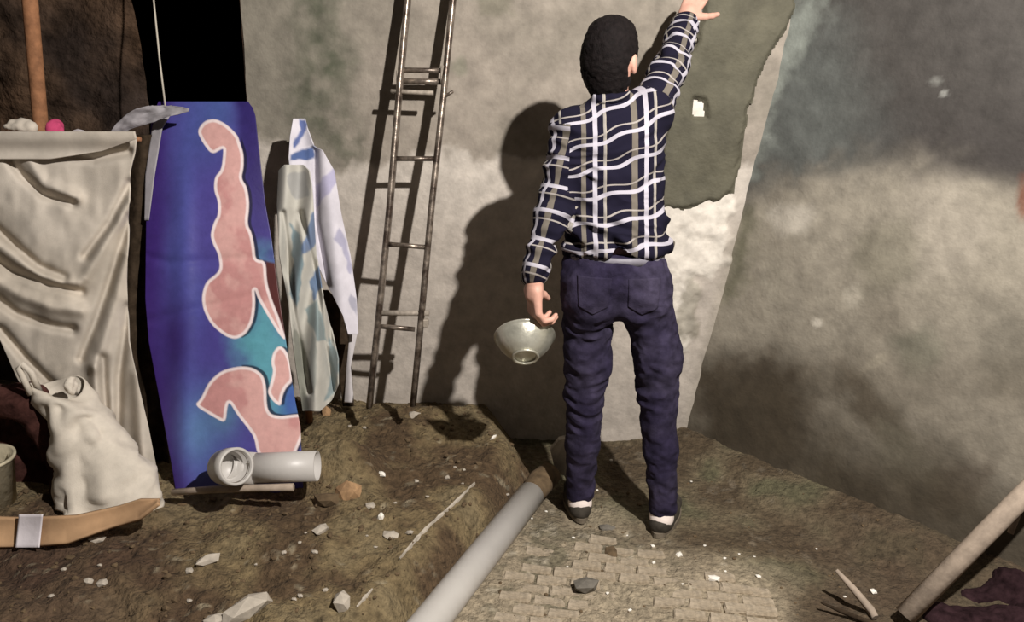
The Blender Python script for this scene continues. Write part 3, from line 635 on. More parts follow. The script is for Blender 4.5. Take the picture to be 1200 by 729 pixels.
# ---- steel bowl, held by its rim
bc = atY(615, 401, 2.52); axv = Vector((-.05, .80, .60)).normalized(); R_ = .100; dp = .075
Mb = frame_from(axv, Vector(bc)+axv*.0)
bowl = thing('steel_bowl', tuple(Vector(bc)-axv*.04), 'dull steel mixing bowl hanging from the left hand of the man', 'bowl')
bm = bmesh.new()
prof = [(0, -.055), (.040, -.055), (.047, -.050), (.066, -.034), (.084, -.012), (.094, .010), (.097, .017), (.102, .019), (.102, .022), (.094, .020), (.082, -.009), (.064, -.030), (.045, -.046), (0, -.050)]
lathe(bm, prof, 48, Mb); bm_obj('shell', bm, M_steel, bowl)
bm = bmesh.new(); lathe(bm, [(.036, -.056), (.044, -.056), (.046, -.059), (.044, -.062), (.037, -.062), (.035, -.059), (.036, -.056)], 40, Mb); bm_obj('foot_ring', bm, M_steel, bowl)
bm = bmesh.new(); lathe(bm, [(0, -.036), (.048, -.038), (.063, -.030), (.072, -.020)], 32, Mb); bm_obj('cement_residue', bm, M_steel_in, bowl)

# ---- ladder
ladder = thing('ladder', atY(456, 470, 2.9), 'narrow dull metal extension ladder leaning against the plaster wall', 'ladder')
def lY(y): return float(np.interp(y, [-200, 0, 100, 240, 380, 480], [3.26, 3.20, 3.14, 3.04, 2.94, 2.87]))
def lp_(x, y, dy=0): return tuple(atY(x, y, lY(y)+dy))
lrail = [(433, 476), (444, 370), (457, 240), (466, 130), (474, 40), (478, 0), (487, -90)]
rrail = [(484, 474), (493, 380), (506, 240), (519, 120), (527, 40), (531, 0), (541, -90)]
def bar(name, pts, w, d, m, parent):
    bm = bmesh.new(); L = []
    for p in pts: L.append([bm.verts.new((p[0]+a, p[1]+b, p[2])) for a, b in ((-w, -d*.55), (-w*.55, -d), (w*.55, -d), (w, -d*.55), (w, d*.55), (w*.55, d), (-w*.55, d), (-w, d*.55))])
    for a, b in zip(L[:-1], L[1:]):
        for k in range(8): bm.faces.new((a[k], a[(k+1) % 8], b[(k+1) % 8], b[k]))
    bm.faces.new(L[0][::-1]); bm.faces.new(L[-1]); o = bm_obj(name, bm, m, parent, True); o.data.polygons.foreach_set('use_smooth', [len(p.vertices) == 4 for p in o.data.polygons]); return o
bar('rail', [lp_(*p) for p in lrail], .0115, .026, M_metal, ladder); bar('rail', [lp_(*p) for p in rrail], .0115, .024, M_metal, ladder)
lu = [(x-6, y) for x, y in [(463, 118), (466, 90), (475, 0), (484, -90)]]; ru = [(523, 118), (526, 90), (533, 10), (543, -90)]
tube_obj('upper_rail', [lp_(x+9, y, .03) for x, y in lu], .011, M_metal, ladder); tube_obj('upper_rail', [lp_(x-4, y, .03) for x, y in ru], .011, M_metal, ladder)
def rung(y0, y1, x0=None, x1=None, r=.0095, m=M_metal, nm='rung', dy=0):
    xa = float(np.interp(-y0, [-p[1] for p in lrail], [p[0] for p in lrail])) if x0 is None else x0
    xb = float(np.interp(-y1, [-p[1] for p in rrail], [p[0] for p in rrail])) if x1 is None else x1
    return tube_obj(nm, [lp_(xa, y0, dy), lp_(xb, y1, dy)], r, m, ladder)
rung(82, 83); rung(186, 186); rung(286, 290); rung(382, 386, 440, 486); rung(95, 96, 470, 520, .011, M_metal, 'rung', .02); rung(-20, -20); rung(367, 367, 445, 503, .011, M_metal_l, 'rung', .0)
rung(107, 109, 458, 508, .0085, M_metal_l, 'crossbar', -.01); 
def bracket(x, y, w=.02, h=.035):
    bm = bmesh.new(); bmesh.ops.create_cube(bm, size=1, matrix=Matrix.LocRotScale(Vector(lp_(x, y, 0)), None, (w, .03, h))); bmesh.ops.bevel(bm, geom=bm.edges[:], offset=.003, segments=1, affect='EDGES'); bm_obj('bracket', bm, M_metal_l, ladder, False)
bracket(520, 88, .022, .07); bracket(468, 92, .02, .06); bracket(512, 186, .02, .03); bracket(499, 378, .02, .03)
tube_obj('bolt', [lp_(520, 114, -.01), lp_(531, 107, -.02)], .006, M_metal, ladder, 8)

# ---- sheets: rows between two picture edges, carried to real depth
def sheet(left, right, y0, y1, nr, ncs, depth, disp=None, wl=None):
    ys = np.linspace(y0, y1, nr); LX = interp(left, ys); RX = interp(right, ys); s = np.linspace(0, 1, ncs)
    PX = LX[:, None]+(RX-LX)[:, None]*s; PY = ys[:, None]+0*s
    D_ = depth(PX, PY)
    if disp is not None: D_ = D_+disp(PX, PY)
    d = _f+((PX-CX)/F)[..., None]*_r-((PY-CY)/F)[..., None]*_u; P = C0+d*(D_/d[..., 1])[..., None]
    return P.reshape(-1, 3), PX.ravel(), PY.ravel()
def crease(PX, PY, curves, w, amp):
    o = 0
    for cv in curves: o = o+amp*np.exp(-(line_dist(PX, PY, cv)/w)**2)
    return o
def thick(o, t=.004): md = o.modifiers.new('thickness', 'SOLIDIFY'); md.thickness = t; md.offset = 1; return o
# painted panel with string and strap
PL = [(118, 186), (130, 181), (140, 177), (200, 174), (260, 171), (350, 170), (400, 174), (480, 189), (540, 200), (590, 208)]
PR = [(118, 290), (126, 296), (135, 299), (180, 304), (240, 311), (280, 318), (340, 326), (400, 335), (470, 346), (500, 352), (590, 356)]
pdep = lambda X_, Y_: 2.98-.50*np.clip((Y_-120)/455, 0, 1.1)**.9
def pdisp(X_, Y_):
    return .035*((X_-250)/85)**2*.6 + .010*np.sin(Y_/45.+X_/40.) - crease(X_, Y_, [[(172, 300), (200, 308), (330, 300)], [(172, 375), (240, 360), (300, 345)]], 6, -.006) - .012*np.exp(-((X_-215)/14)**2)*sstep(150, 250, Y_)
P, qx, qy = sheet(PL, PR, 119, 578, 460, 185, pdep, pdisp)
top_round = 0
col = np.tile(lin((78, 72, 150)), (len(P), 1)); n1 = fbm(np.stack([qx/60, qy/120, 0*qx], 1), 1, 4, 141); n2 = fbm(np.stack([qx/15, qy/15, 0*qx], 1), 1, 3, 142)
s_ = (qx-interp(PL, qy))/(interp(PR, qy)-interp(PL, qy))
col = blend(col, (80, 88, 165), np.exp(-((s_-.33+n1*.12)/.16)**2)*.9); col = blend(col, (62, 36, 118), sstep(.22, .02, s_+n1*.06)*.8)
col = blend(col, (72, 104, 165), np.exp(-((qx-250+n1*12)/28)**2)*sstep(230, 125, qy)*.6)
col = blend(col, (42, 30, 96), sstep(.72, .92, s_+n1*.08)*sstep(330, 200, qy)*.85); col = blend(col, (56, 34, 108), np.exp(-((qx-205)/22)**2-((qy-400)/60)**2)*.8)
teal = sstep(30, -20, poly_sdf(qx, qy, [(275, 395), (300, 350), (300, 300), (345, 420), (345, 500), (300, 470), (285, 420)])+n2*6+n1*8); col = blend(col, (92, 160, 178), teal)
col = blend(col, (98, 140, 190), np.exp(-((qx-232)/20)**2-((qy-505)/38)**2)*.75); col = blend(col, (90, 140, 165), np.exp(-((qx-262)/20)**2-((qy-480)/30)**2)*.7); col = blend(col, (56, 84, 170), np.exp(-((qx-340)/14)**2-((qy-470)/35)**2)*.8)
def z4(p): return [(120+x/2.431, 100+y/2.431) for x, y in p]
def z5(p): return [(160+x/3.3125, 380+y/3.3125) for x, y in p]
A_ = z4([(270, 130), (290, 102), (320, 95), (352, 110), (385, 142), (392, 165), (402, 195), (402, 235), (395, 265), (412, 290), (419, 340), (412, 395), (425, 420), (433, 460), (436, 497), (465, 500), (468, 560), (482, 610), (503, 660), (524, 729), (505, 712), (470, 655), (445, 612), (432, 575), (436, 620), (430, 670), (410, 708), (380, 724), (350, 715), (310, 682), (288, 640), (283, 600), (295, 560), (325, 538), (336, 520), (330, 480), (314, 450), (308, 425), (318, 390), (330, 370), (330, 330), (318, 300), (320, 262), (340, 240), (345, 190), (344, 178), (312, 198), (285, 162)])
B_ = z5([(225, 315), (250, 290), (280, 225), (330, 180), (400, 163), (450, 168), (490, 195), (503, 240), (505, 320), (520, 350), (560, 358), (600, 352), (645, 348), (660, 400), (600, 540), (500, 540), (468, 500), (458, 440), (430, 400), (390, 350), (360, 300), (352, 320), (345, 385), (300, 360)])
C_ = z5([(550, 85), (570, 90), (590, 120), (602, 160), (608, 220), (580, 245), (565, 280), (560, 320), (530, 300), (508, 265), (520, 230), (532, 180), (522, 150), (530, 110)])
def chaikin(p, n=2):
    p = np.array(p)
    for _ in range(n): q = np.roll(p, -1, 0); p = np.stack([.78*p+.22*q, .22*p+.78*q], 1).reshape(-1, 2)
    return p
A_, B_, C_ = chaikin(A_), chaikin(B_), chaikin(C_)
mar = sstep(2, -2, poly_sdf(qx, qy, [(311, 306), (330, 310), (340, 400), (338, 404), (325, 375), (315, 345), (310, 320)])); col = blend(col, (84, 44, 44), mar)
sdf = np.minimum(np.minimum(poly_sdf(qx, qy, A_), poly_sdf(qx, qy, B_)), poly_sdf(qx, qy, C_))
shd = np.minimum(np.minimum(poly_sdf(qx-4, qy, A_), poly_sdf(qx-4, qy+2, B_)), poly_sdf(qx-4, qy, C_))
col = blend(col, (26, 26, 50), sstep(.7, -.7, shd)*(qx > 283)*.85*(1-mar)); col = blend(col, (240, 230, 232), sstep(.8, -.6, sdf)); pk = sstep(-2.6, -4.2, sdf)
col = blend(col, (214, 172, 168), pk); col = blend(col, (186, 128, 130), pk*sstep(.1, .6, n1+.4*n2)*.6)
col = col*np.array([.92, .86, .84])
me = fast_mesh('sheet', P, grid_faces(460, 185)); set_col(me, col)
panel = thing('painted_panel', atZ(275, 575, .17), 'tall blue and purple sprayed panel with pink white-edged shapes, leaning beside the doorway', 'panel')
thick(link('sheet', me, M_panel, panel), .006)
P, qx, qy = sheet([(124, 186), (150, 178), (205, 170), (260, 169)], [(124, 214), (134, 200), (150, 190), (205, 181), (260, 174)], 126, 258, 40, 8, lambda X_, Y_: pdep(X_, Y_)+.035*((X_-250)/85)**2*.6-.012)
thick(link('strap', fast_mesh('strap', P, grid_faces(40, 8)), M_greyp, panel), .003)
o = tube_obj('string', [atY(176, -40, 3.12), atY(180, 0, 3.10), atY(187, 70, 3.03), atY(194, 127, 2.97)], .0035, M_string, None, 6); tag(o, 'thin pale string hanging taut down to the top of the painted panel', 'string')
# grey plastic flap at its top left
P, qx, qy = sheet([(122, 182), (127, 160), (134, 148), (145, 136), (155, 129), (163, 127)], [(122, 190), (127, 222), (131, 221), (137, 196), (143, 180), (150, 156), (158, 140), (163, 131)], 124, 163, 24, 30, lambda X_, Y_: 2.86+0*X_, lambda X_, Y_: .012*fbm(np.stack([X_/14, Y_/9, 0*X_], -1), 1, 3, 211)+.008*np.sin((X_+Y_)/8.))
o = thick(link('plastic_flap', fast_mesh('plastic_flap', P, grid_faces(24, 30)), M_greyp), .003); tag(o, 'crumpled grey plastic flap at the upper left of the painted panel', 'plastic sheet')

# canvas over the line
CLf = [(155, -40), (600, -40)]; 
CRt = [(158, 158), (166, 160), (200, 153), (250, 151), (330, 149), (400, 151), (440, 160), (500, 174), (560, 186), (600, 192)]
cdep = lambda X_, Y_: 2.74-.20*np.clip((Y_-160)/430, 0, 1.1)
cv1 = [[(-10, 262), (20, 290), (45, 312), (75, 325)], [(-10, 300), (15, 318), (60, 335), (95, 342)], [(-10, 345), (20, 368), (60, 382), (85, 386)], [(0, 170), (25, 205), (50, 228), (85, 238)], [(0, 385), (30, 420), (60, 450), (90, 470)], [(152, 215), (130, 260), (100, 300)], [(152, 255), (135, 310), (115, 370), (95, 420)], [(150, 360), (140, 440), (138, 520)], [(120, 420), (125, 500), (140, 590)], [(20, 165), (60, 180), (110, 186), (150, 178)]]
cv2 = [[(-10, 282), (20, 305), (50, 325), (90, 333)], [(-10, 325), (20, 345), (60, 360), (95, 364)], [(30, 180), (50, 215), (90, 232)], [(152, 235), (120, 290), (100, 325)], [(148, 300), (130, 370), (112, 430)], [(110, 430), (118, 520)], [(160, 440), (165, 520), (175, 590)]]
def cdisp(X_, Y_):
    n = fbm(np.stack([X_/40, Y_/70, 0*X_], -1), 1, 3, 151)
    return crease(X_, Y_, cv1, 5.5, .028)-crease(X_, Y_, cv2, 8, .024)+.014*n+.010*np.sin(X_/7+n*2)*sstep(400, 560, Y_)
# its lower left corner is pulled aside
P, qx, qy = sheet([(156, -70), (360, -70), (385, -6), (440, 18), (480, 40), (560, 75), (600, 85)], CRt, 157, 598, 300, 150, cdep, cdisp)
canvas = link('canvas_sheet', fast_mesh('canvas_sheet', P, grid_faces(300, 150)), M_canvas); thick(canvas, .004); tag(canvas, 'creased greyish beige canvas sheet hanging at the left edge', 'cloth')
P, qx, qy = sheet([(155, -70), (190, -70)], [(155, 158), (163, 160), (177, 120), (190, 30)], 154, 186, 22, 90, lambda X_, Y_: cdep(X_, Y_)-.03, lambda X_, Y_: -.012*np.sin((Y_-150)/6.))
thick(link('folded_edge', fast_mesh('folded_edge', P, grid_faces(22, 90)), M_canvas, canvas), .004)
o = tube_obj('washing_line', [atY(-150, 152, 2.78), atY(0, 158, 2.78), atY(165, 163, 2.80)], .008, M_wood_br, None, 8); tag(o, 'thin horizontal rod under the top fold of the canvas sheet', 'rod')
# dark blanket strip between canvas and panel, and dark maroon cloth below left
P, qx, qy = sheet([(160, 140), (600, 140)], [(160, 178), (250, 178), (400, 180), (480, 190), (590, 203)], 158, 592, 160, 24, lambda X_, Y_: 2.92-.30*np.clip((Y_-160)/430, 0, 1.1), lambda X_, Y_: .015*np.sin(X_/5.+Y_/60.))
o = thick(link('dark_blanket', fast_mesh('dark_blanket', P, grid_faces(160, 24)), M_dark), .006); tag(o, 'dark brown blanket strip hanging between canvas sheet and painted panel', 'blanket')

# striped towels on a post
post = tube_obj('hanger_post', [atZ(372, 484, .16)*[1, 0, 1]+v3(0, 3.02, 0), atY(353, 150, 3.17)], .014, M_wood_br, None, 10); tag(post, 'brown wooden post propped behind the striped cloths', 'post')
def striped(P, qx, qy, lst, base):
    col = np.tile(lin(base), (len(P), 1))
    for poly, cc, w in lst: col = blend(col, cc, sstep(1.5, -1.5, poly_sdf(qx, qy, poly)+1.5*fbm(np.stack([qx/9, qy/9, 0*qx], 1), 1, 2, 161))*w)
    return col
P, qx, qy = sheet([(138, 344), (160, 340), (185, 338), (205, 340), (225, 364), (300, 368), (335, 384), (370, 402), (395, 409)], [(138, 357), (150, 360), (172, 368), (176, 378), (200, 392), (250, 400), (300, 411), (350, 418), (395, 420)], 139, 392, 170, 60, lambda X_, Y_: 3.10-.0006*(Y_-140), lambda X_, Y_: .018*np.sin((X_-Y_*.12)/6.5)+crease(X_, Y_, [[(369, 175), (370, 260), (384, 335)]], 4, .03))
col = striped(P, qx, qy, [([(350, 139), (358, 141), (361, 152), (352, 166), (344, 174), (345, 163), (352, 152)], (70, 92, 150), .9), ([(339, 180), (368, 171), (369, 186), (338, 190)], (66, 90, 140), .95), ([(370, 218), (395, 192), (400, 205), (384, 228), (371, 245)], (168, 164, 196), .8), ([(398, 268), (405, 280), (414, 312), (410, 320), (400, 290), (390, 280)], (160, 158, 184), .8), ([(410, 340), (418, 352), (418, 372), (408, 352)], (150, 150, 168), .7)], (212, 208, 216))
me = fast_mesh('striped_cloth', P, grid_faces(170, 60)); set_col(me, col); o = thick(link('striped_cloth', me, M_cloth), .004); tag(o, 'white cloth with blue and lilac stripes, draped highest on the post', 'cloth')
def fdisp(X_, Y_): return .028*np.sin((X_+Y_*.10)/5.2+np.sin(Y_/50.))-.03*np.cos((X_-352)/30.)+crease(X_, Y_, [[(332, 250), (345, 370), (362, 460)], [(352, 250), (372, 330), (380, 400), (392, 460)], [(378, 200), (380, 300), (388, 400)]], 3.5, .025)
P, qx, qy = sheet([(192, 334), (200, 326), (240, 324), (300, 328), (360, 338), (420, 346), (485, 355)], [(192, 354), (200, 362), (230, 367), (300, 371), (340, 377), (380, 387), (420, 396), (450, 396), (470, 388), (485, 372)], 193, 482, 220, 90, lambda X_, Y_: 3.03-.0007*(Y_-190), fdisp)
col = striped(P, qx, qy, [([(340, 262), (352, 275), (356, 310), (348, 360), (338, 345), (344, 310)], (106, 130, 140), .85), ([(366, 250), (378, 240), (378, 270), (366, 290), (352, 300), (356, 280)], (88, 112, 150), .85), ([(362, 330), (378, 306), (380, 330), (368, 352)], (84, 108, 140), .9), ([(356, 362), (372, 352), (384, 400), (372, 400)], (116, 136, 140), .8), ([(343, 380), (356, 400), (362, 480), (350, 480)], (120, 122, 110), .8), ([(384, 392), (398, 420), (392, 462), (380, 470), (388, 440)], (118, 138, 144), .8), ([(335, 205), (358, 200), (362, 230), (345, 236)], (150, 150, 150), .7), ([(366, 380), (372, 410), (368, 470), (362, 440)], (126, 134, 130), .6)], (188, 185, 176))
me = fast_mesh('checked_cloth', P, grid_faces(220, 90)); set_col(me, col); o = thick(link('checked_cloth', me, M_cloth), .004); tag(o, 'long grey-white cloth with faded blue checks, gathered in front of the post', 'cloth')
P, qx, qy = sheet([(340, 376), (400, 392), (440, 398), (475, 402)], [(340, 384), (360, 400), (400, 408), (440, 412), (475, 414)], 340, 476, 60, 20, lambda X_, Y_: 3.14+0*X_, lambda X_, Y_: .01*np.sin(X_/4.))
o = thick(link('dark_rag', fast_mesh('dark_rag', P, grid_faces(60, 20)), M_dark), .004); tag(o, 'narrow dark rag hanging in shade behind the checked cloth', 'rag')
P, qx, qy = sheet([(385, 410), (430, 406), (472, 403)], [(385, 420), (430, 411), (472, 415)], 386, 472, 50, 12, lambda X_, Y_: 3.02+0*X_, lambda X_, Y_: .008*np.sin(X_/3.))
me = fast_mesh('white_rag', P, grid_faces(50, 12)); set_col(me, np.tile(lin((205, 200, 202)), (len(P), 1))); o = thick(link('white_rag', me, M_cloth), .004); tag(o, 'thin white rag strip beside the left ladder rail foot', 'rag')

# brown timber pole far left
o = tube_obj('timber_pole', [atY(50, 175, 3.0)-v3(0, 0, .95), atY(50, 175, 3.0), atY(35, 0, 3.0), atY(27, -90, 3.0)], .026, M_wood_br, None, 14); tag(o, 'upright reddish brown timber pole behind the canvas sheet', 'pole')
def rag(name, cx0, cy0, w, h, Y_, m, seed, label, cat='cloth scrap'):
    r = Vol(atY(cx0, cy0, Y_)-.15, atY(cx0, cy0, Y_)+.15, .006); p = atY(cx0, cy0, Y_); r.ell(p, (w, .03, h), .01); r.ell(p+v3(w*.5, 0, -h*.5), (w*.5, .025, h*.5), .01)
    V1, Q1 = r.mesh(); V1 += vnormals(V1, Q1)*(.009*fbm(V1, 30, 3, seed))[:, None]; o = link(name, fast_mesh(name, V1, Q1), m); return tag(o, label, cat)
rag('pink_scrap', 65, 152, .026, .030, 2.80, M_pink, 171, 'small pink cloth scrap tucked beside the timber pole')
rag('white_scrap', 92, 157, .025, .014, 2.80, M_tape, 172, 'crumpled white scrap on the top edge of the canvas sheet')
rag('beige_pouch', 22, 148, .055, .018, 2.80, M_canvas, 173, 'flat beige pouch left of the timber pole on the rod')

# ---- sack, bucket, cardboard, maroon cloth
def loft(rings, closed_end=True):
    n = len(rings[0]); V = np.concatenate(rings); Q = []
    for i in range(len(rings)-1):
        for k in range(n): Q.append((i*n+k, i*n+(k+1) % n, (i+1)*n+(k+1) % n, (i+1)*n+k))
    return V, np.array(Q)
spine = [(132, 592, .150, .12), (130, 578, .155, .12), (122, 550, .135, .11), (106, 515, .105, .09), (90, 485, .085, .08), (75, 462, .075, .07), (66, 452, .072, .065)]
rings = []
for t in np.linspace(0, len(spine)-1, 44):
    i = min(int(t), len(spine)-2); f0 = t-i; a = np.array(spine[i]); b_ = np.array(spine[i+1]); q = a*(1-f0)+b_*f0; cc = atY(q[0], q[1], 2.36+.02*t)
    th = np.linspace(0, 2*math.pi, 72, endpoint=False); w_ = 1+.0*th; P = np.stack([cc[0]+q[2]*np.cos(th), cc[1]+q[3]*np.sin(th), cc[2]+.02*np.sin(th*2+t)-.3*q[2]*np.cos(th)*(t > 4.6)*(t-4.6)*.3], 1)
    nrm = np.stack([np.cos(th), np.sin(th), 0*th], 1); P = P+nrm*(.010*fbm(P*[1, 1, 1.6], 11, 3, 181)+.020*(1-2.4*np.abs(fbm(P+.05*fbm(P, 9, 2, 187)[:, None], 7, 2, 182))))[:, None]; rings.append(P)
V1, Q1 = loft(rings); sack = thing('woven_sack', atZ(130, 592, .17), 'slumped off-white woven plastic sack with open mouth in front of the canvas', 'sack')
thick(link('bag', fast_mesh('bag', V1, Q1), M_sack, sack), .004)
hp_ = [atY(*p) for p in [(36, 462, 2.40), (28, 445, 2.39), (22, 432, 2.39), (26, 427, 2.39), (36, 436, 2.40), (46, 458, 2.42)]]
tube_obj('handle_loop', hp_, .010, M_sack, sack, 8)
o = rag('sack_corner', 84, 452, .012, .03, 2.44, M_sack, 183, 'x'); o.parent = sack; o.matrix_parent_inverse = parent_inv(sack); del o['label']; del o['category']
mv = Vol((-1.95, 2.2, .1), (-1.0, 2.9, .75), .009); 
mv.cone(atY(-30, 470, 2.42), atY(40, 470, 2.46), .07, .05, .04); mv.cone(atY(40, 470, 2.46), atY(68, 520, 2.45), .05, .04, .03); mv.cone(atY(68, 520, 2.45), atY(78, 575, 2.45), .045, .05, .03); mv.cone(atY(-20, 500, 2.56), atY(50, 560, 2.56), .09, .10, .05)
V1, Q1 = mv.mesh(); V1 += vnormals(V1, Q1)*(.016*fbm(V1, 12, 3, 184))[:, None]; o = link('maroon_cloth', fast_mesh('maroon_cloth', V1, Q1), M_maroon); tag(o, 'dark maroon cloth heaped left of the woven sack', 'cloth')
bk = atY(-14, 600, 2.33); bk[2] = .17; bucket = thing('bucket', bk, 'dull cream bucket cut by the left edge, before the maroon cloth', 'bucket')
bm = bmesh.new(); lathe(bm, [(0, 0), (.085, 0), (.098, .17), (.105, .172), (.105, .18), (.094, .18), (.083, .008), (0, .006)], 40, Matrix.Translation(Vector(bk))); bm_obj('shell', bm, M_bucket, bucket)
P = []; nC = 120; nR = 14
for i in range(nR):
    for j in range(nC):
        xx_ = -60+248*j/(nC-1); t = i/(nR-1); top = interp([(-60, 602), (30, 606), (90, 603), (140, 592), (165, 584), (188, 584)], xx_); bot = interp([(-60, 643), (30, 642), (80, 638), (130, 620), (165, 610), (188, 592)], xx_)
        P.append(atY(xx_, top+(bot-top)*t, 2.10+.045*(1-t)+.06*max(0, xx_-60)/130*1.0+.01*math.sin(xx_/17)+.012*math.sin(t*3)))
cb = thing('cardboard_strip', atY(60, 640, 2.22), 'flattened brown cardboard strip along the ground under the woven sack', 'cardboard')
md = link('board', fast_mesh('board', np.array(P), grid_faces(nR, nC)), M_card, cb).modifiers.new('thickness', 'SOLIDIFY'); md.thickness = .012; md.offset = -1
P = []
for i in range(12):
    for j in range(14):
        t = i/11; xx_ = 20+(28)*j/13+(-1)*t*4+2; top = 603; bot = 641.5; P.append(atY(xx_, top+(bot-top)*t, 2.092+.045*(1-t)+.01*math.sin(xx_/17)+.012*math.sin(t*3)-.018))
o = link('tape', fast_mesh('tape', np.array(P), grid_faces(12, 14)), M_tape, cb); thick(o, .002)

# ---- drain fittings and pipes
g0 = ground_at(340, 578); ypp = 2.40
fit = thing('pipe_elbow_length', atY(320, 568, ypp), 'short grey drain pipe with a socket elbow lying before the painted panel', 'pipe')
def hollow(bm, pts, ro, ri, n=28):
    r1 = tube(bm, pts, ro, n, False); r2 = tube(bm, pts, ri, n, False)
    for a, b in ((r1[0], r2[0]), (r1[-1], r2[-1])):
        for k in range(n): bm.faces.new((a[k], a[(k+1) % n], b[(k+1) % n], b[k]))
pa, pb = atY(292, 549, ypp), atY(372, 546, ypp)
bm = bmesh.new(); hollow(bm, [pa, pb], .050, .046); o = bm_obj('pipe', bm, M_pvc, fit)
el = [atY(296, 550, ypp), atY(276, 552, ypp-.01), atY(264, 550, ypp-.035), atY(266, 545, ypp-.07), atY(276, 541, ypp-.10)]
bm = bmesh.new(); hollow(bm, [atY(300, 549, ypp), atY(284, 549, ypp), atY(268, 548, ypp-.005), atY(260, 546, ypp-.03)], [.0525, .055, .056, .050], [.047]*4); bm_obj('elbow', bm, M_pvc, fit)
sdir = Vector((.74, -.60, .36)).normalized(); sc_ = Vector(atY(268, 547, ypp-.075)); 
bm = bmesh.new(); M_s = frame_from(sdir, sc_)
lathe(bm, [(.050, -.045), (.056, -.03), (.056, .0), (.060, .002), (.060, .050), (.054, .052), (.051, .050), (.051, .0), (.047, -.002), (.047, -.035), (0, -.035)], 40, M_s); bm_obj('socket', bm, M_pvc, fit)
bm = bmesh.new(); lathe(bm, [(.0495, .030), (.0515, .032), (.0515, .040), (.0495, .042)], 40, M_s); bm_obj('rubber_seal', bm, M_metal, fit)
# stick below it
o = tube_obj('wood_lath', [atY(202, 577, 2.37), atY(245, 574, 2.36), atY(300, 572, 2.35), atY(344, 571, 2.35)], [.011, .012, .012, .013], M_wood_l, None, 6); tag(o, 'pale rough wooden lath lying under the short drain pipe', 'stick')
# long pipe
e1 = atZ(622, 580, .075); e0 = atZ(504, 729, .058); dd = (e0-e1)/np.linalg.norm(e0-e1); e2 = e1+dd*1.5; e2[2] = .05
lpipe = thing('drain_pipe', e1, 'long pale grey drain pipe running along the brick floor edge to the camera', 'pipe')
bm = bmesh.new(); hollow(bm, [e1, e0, e2], .052, .048, 36); bm_obj('pipe', bm, M_pvc, lpipe)
bm = bmesh.new(); q0 = Vector(e1)+Vector(dd)*.03; dv = -Vector(dd); tube(bm, [q0, q0+dv*.06, q0+dv*.13+Vector((.0, 0, -.0)), q0+dv*.19+Vector((.015, 0, .012))], [.046, .047, .052, .045], 24)
o = bm_obj('muddy_coupling', bm, M_clod, lpipe)
# shard standing behind the left leg
def prism(name, pts, Y_, t, m, label, cat, jag=.0):
    bm = bmesh.new(); f0 = [bm.verts.new(tuple(atY(x, y, Y_+random.uniform(-jag, jag)))) for x, y in pts]; f1 = [bm.verts.new(v.co+Vector((0, t, 0))) for v in f0]
    bm.faces.new(f0); bm.faces.new(f1[::-1]); n = len(pts)
    for k in range(n): bm.faces.new((f0[k], f1[k], f1[(k+1) % n], f0[(k+1) % n]))
    o = bm_obj(name, bm, m, None, False); return tag(o, label, cat)
prism('plaster_shard', [(645, 528), (655, 516), (663, 514), (665, 566), (661, 557), (655, 556), (651, 565), (649, 545)], 2.86, .03, M_stone[0], 'upright pale plaster shard standing behind the left ankle of the man', 'shard', .006)

# ---- pole and sticks at the lower right
pb0 = atZ(1060, 722, .03); pe = rwall(np.array(1.0), np.array(.5)); 
# point of the right wall seen at (1262, 515)
best = None
for s_ in np.linspace(.2, 3, 200):
    for z_ in (.4, .5, .6, .7):
        w = rwall(np.array(s_), np.array(z_), .04); X_, Y_ = proj(w); line = abs((X_-1060)*(-147)-(Y_-722)*145)/206
        if X_ > 1190 and (best is None or line < best[0]): best = (line, w)
tp = best[1]
o = tube_obj('leaning_pole', [pb0, pb0*.5+tp*.5+v3(0, 0, .004), tp], [.031, .030, .029], M_wood_l, None, 16); tag(o, 'thick pale stripped pole slanting up from the lower right floor', 'pole')
o = tube_obj('short_stick', [atZ(980, 668, .12), atZ(1000, 690, .08), atZ(1020, 714, .02), atZ(1026, 724, .01)], [.006, .011, .013, .012], M_wood_l, None, 7); tag(o, 'short pointed pale stick left of the slanting pole foot', 'stick')
o = tube_obj('dark_branch', [atZ(962, 706, .035), atZ(985, 716, .02), atZ(1015, 728, .012), atZ(1040, 735, .01)], [.003, .007, .008, .007], M_dark, None, 7); tag(o, 'thin dark branch on the floor at the bottom edge', 'branch')
o = tube_obj('slim_offcut', [atY(1184, 625, 2.32), atY(1196, 592, 2.34), atY(1206, 560, 2.36)], [.010, .012, .012], M_wood_l, None, 7); tag(o, 'slim wooden offcut behind the slanting pole at the right edge', 'stick')
hv = Vol((1.05, 1.55, -.03), (2.0, 2.45, .45), .010)  # low dark mound added as the pole's shadow on the ground
hv.cone(atZ(1105, 724, .0), atZ(1260, 740, .02), .03, .10, .08); hv.cone(atZ(1140, 700, .0), atZ(1270, 690, .03), .03, .12, .08); hv.cone(atZ(1180, 672, .03), atZ(1260, 660, .08), .06, .12, .08)
hv.put(lambda G: ((G[..., 0]-CB[0])*rn[0]+(G[..., 1]-YW)*rn[1])-.06, (1.0, 1.5, -.05), (2.05, 2.5, .5), .03, op='s')
V1, Q1 = hv.mesh(); V1 += vnormals(V1, Q1)*(.026*fbm(V1*[1,1,2], 9, 4, 191))[:, None]; o = link('pole_shadow_mound', fast_mesh('pole_shadow_mound', V1, Q1), M_pole_shadow); tag(o, 'dark pole shadow stand-in mound under the slanting pole in the lower right corner', 'cloth')

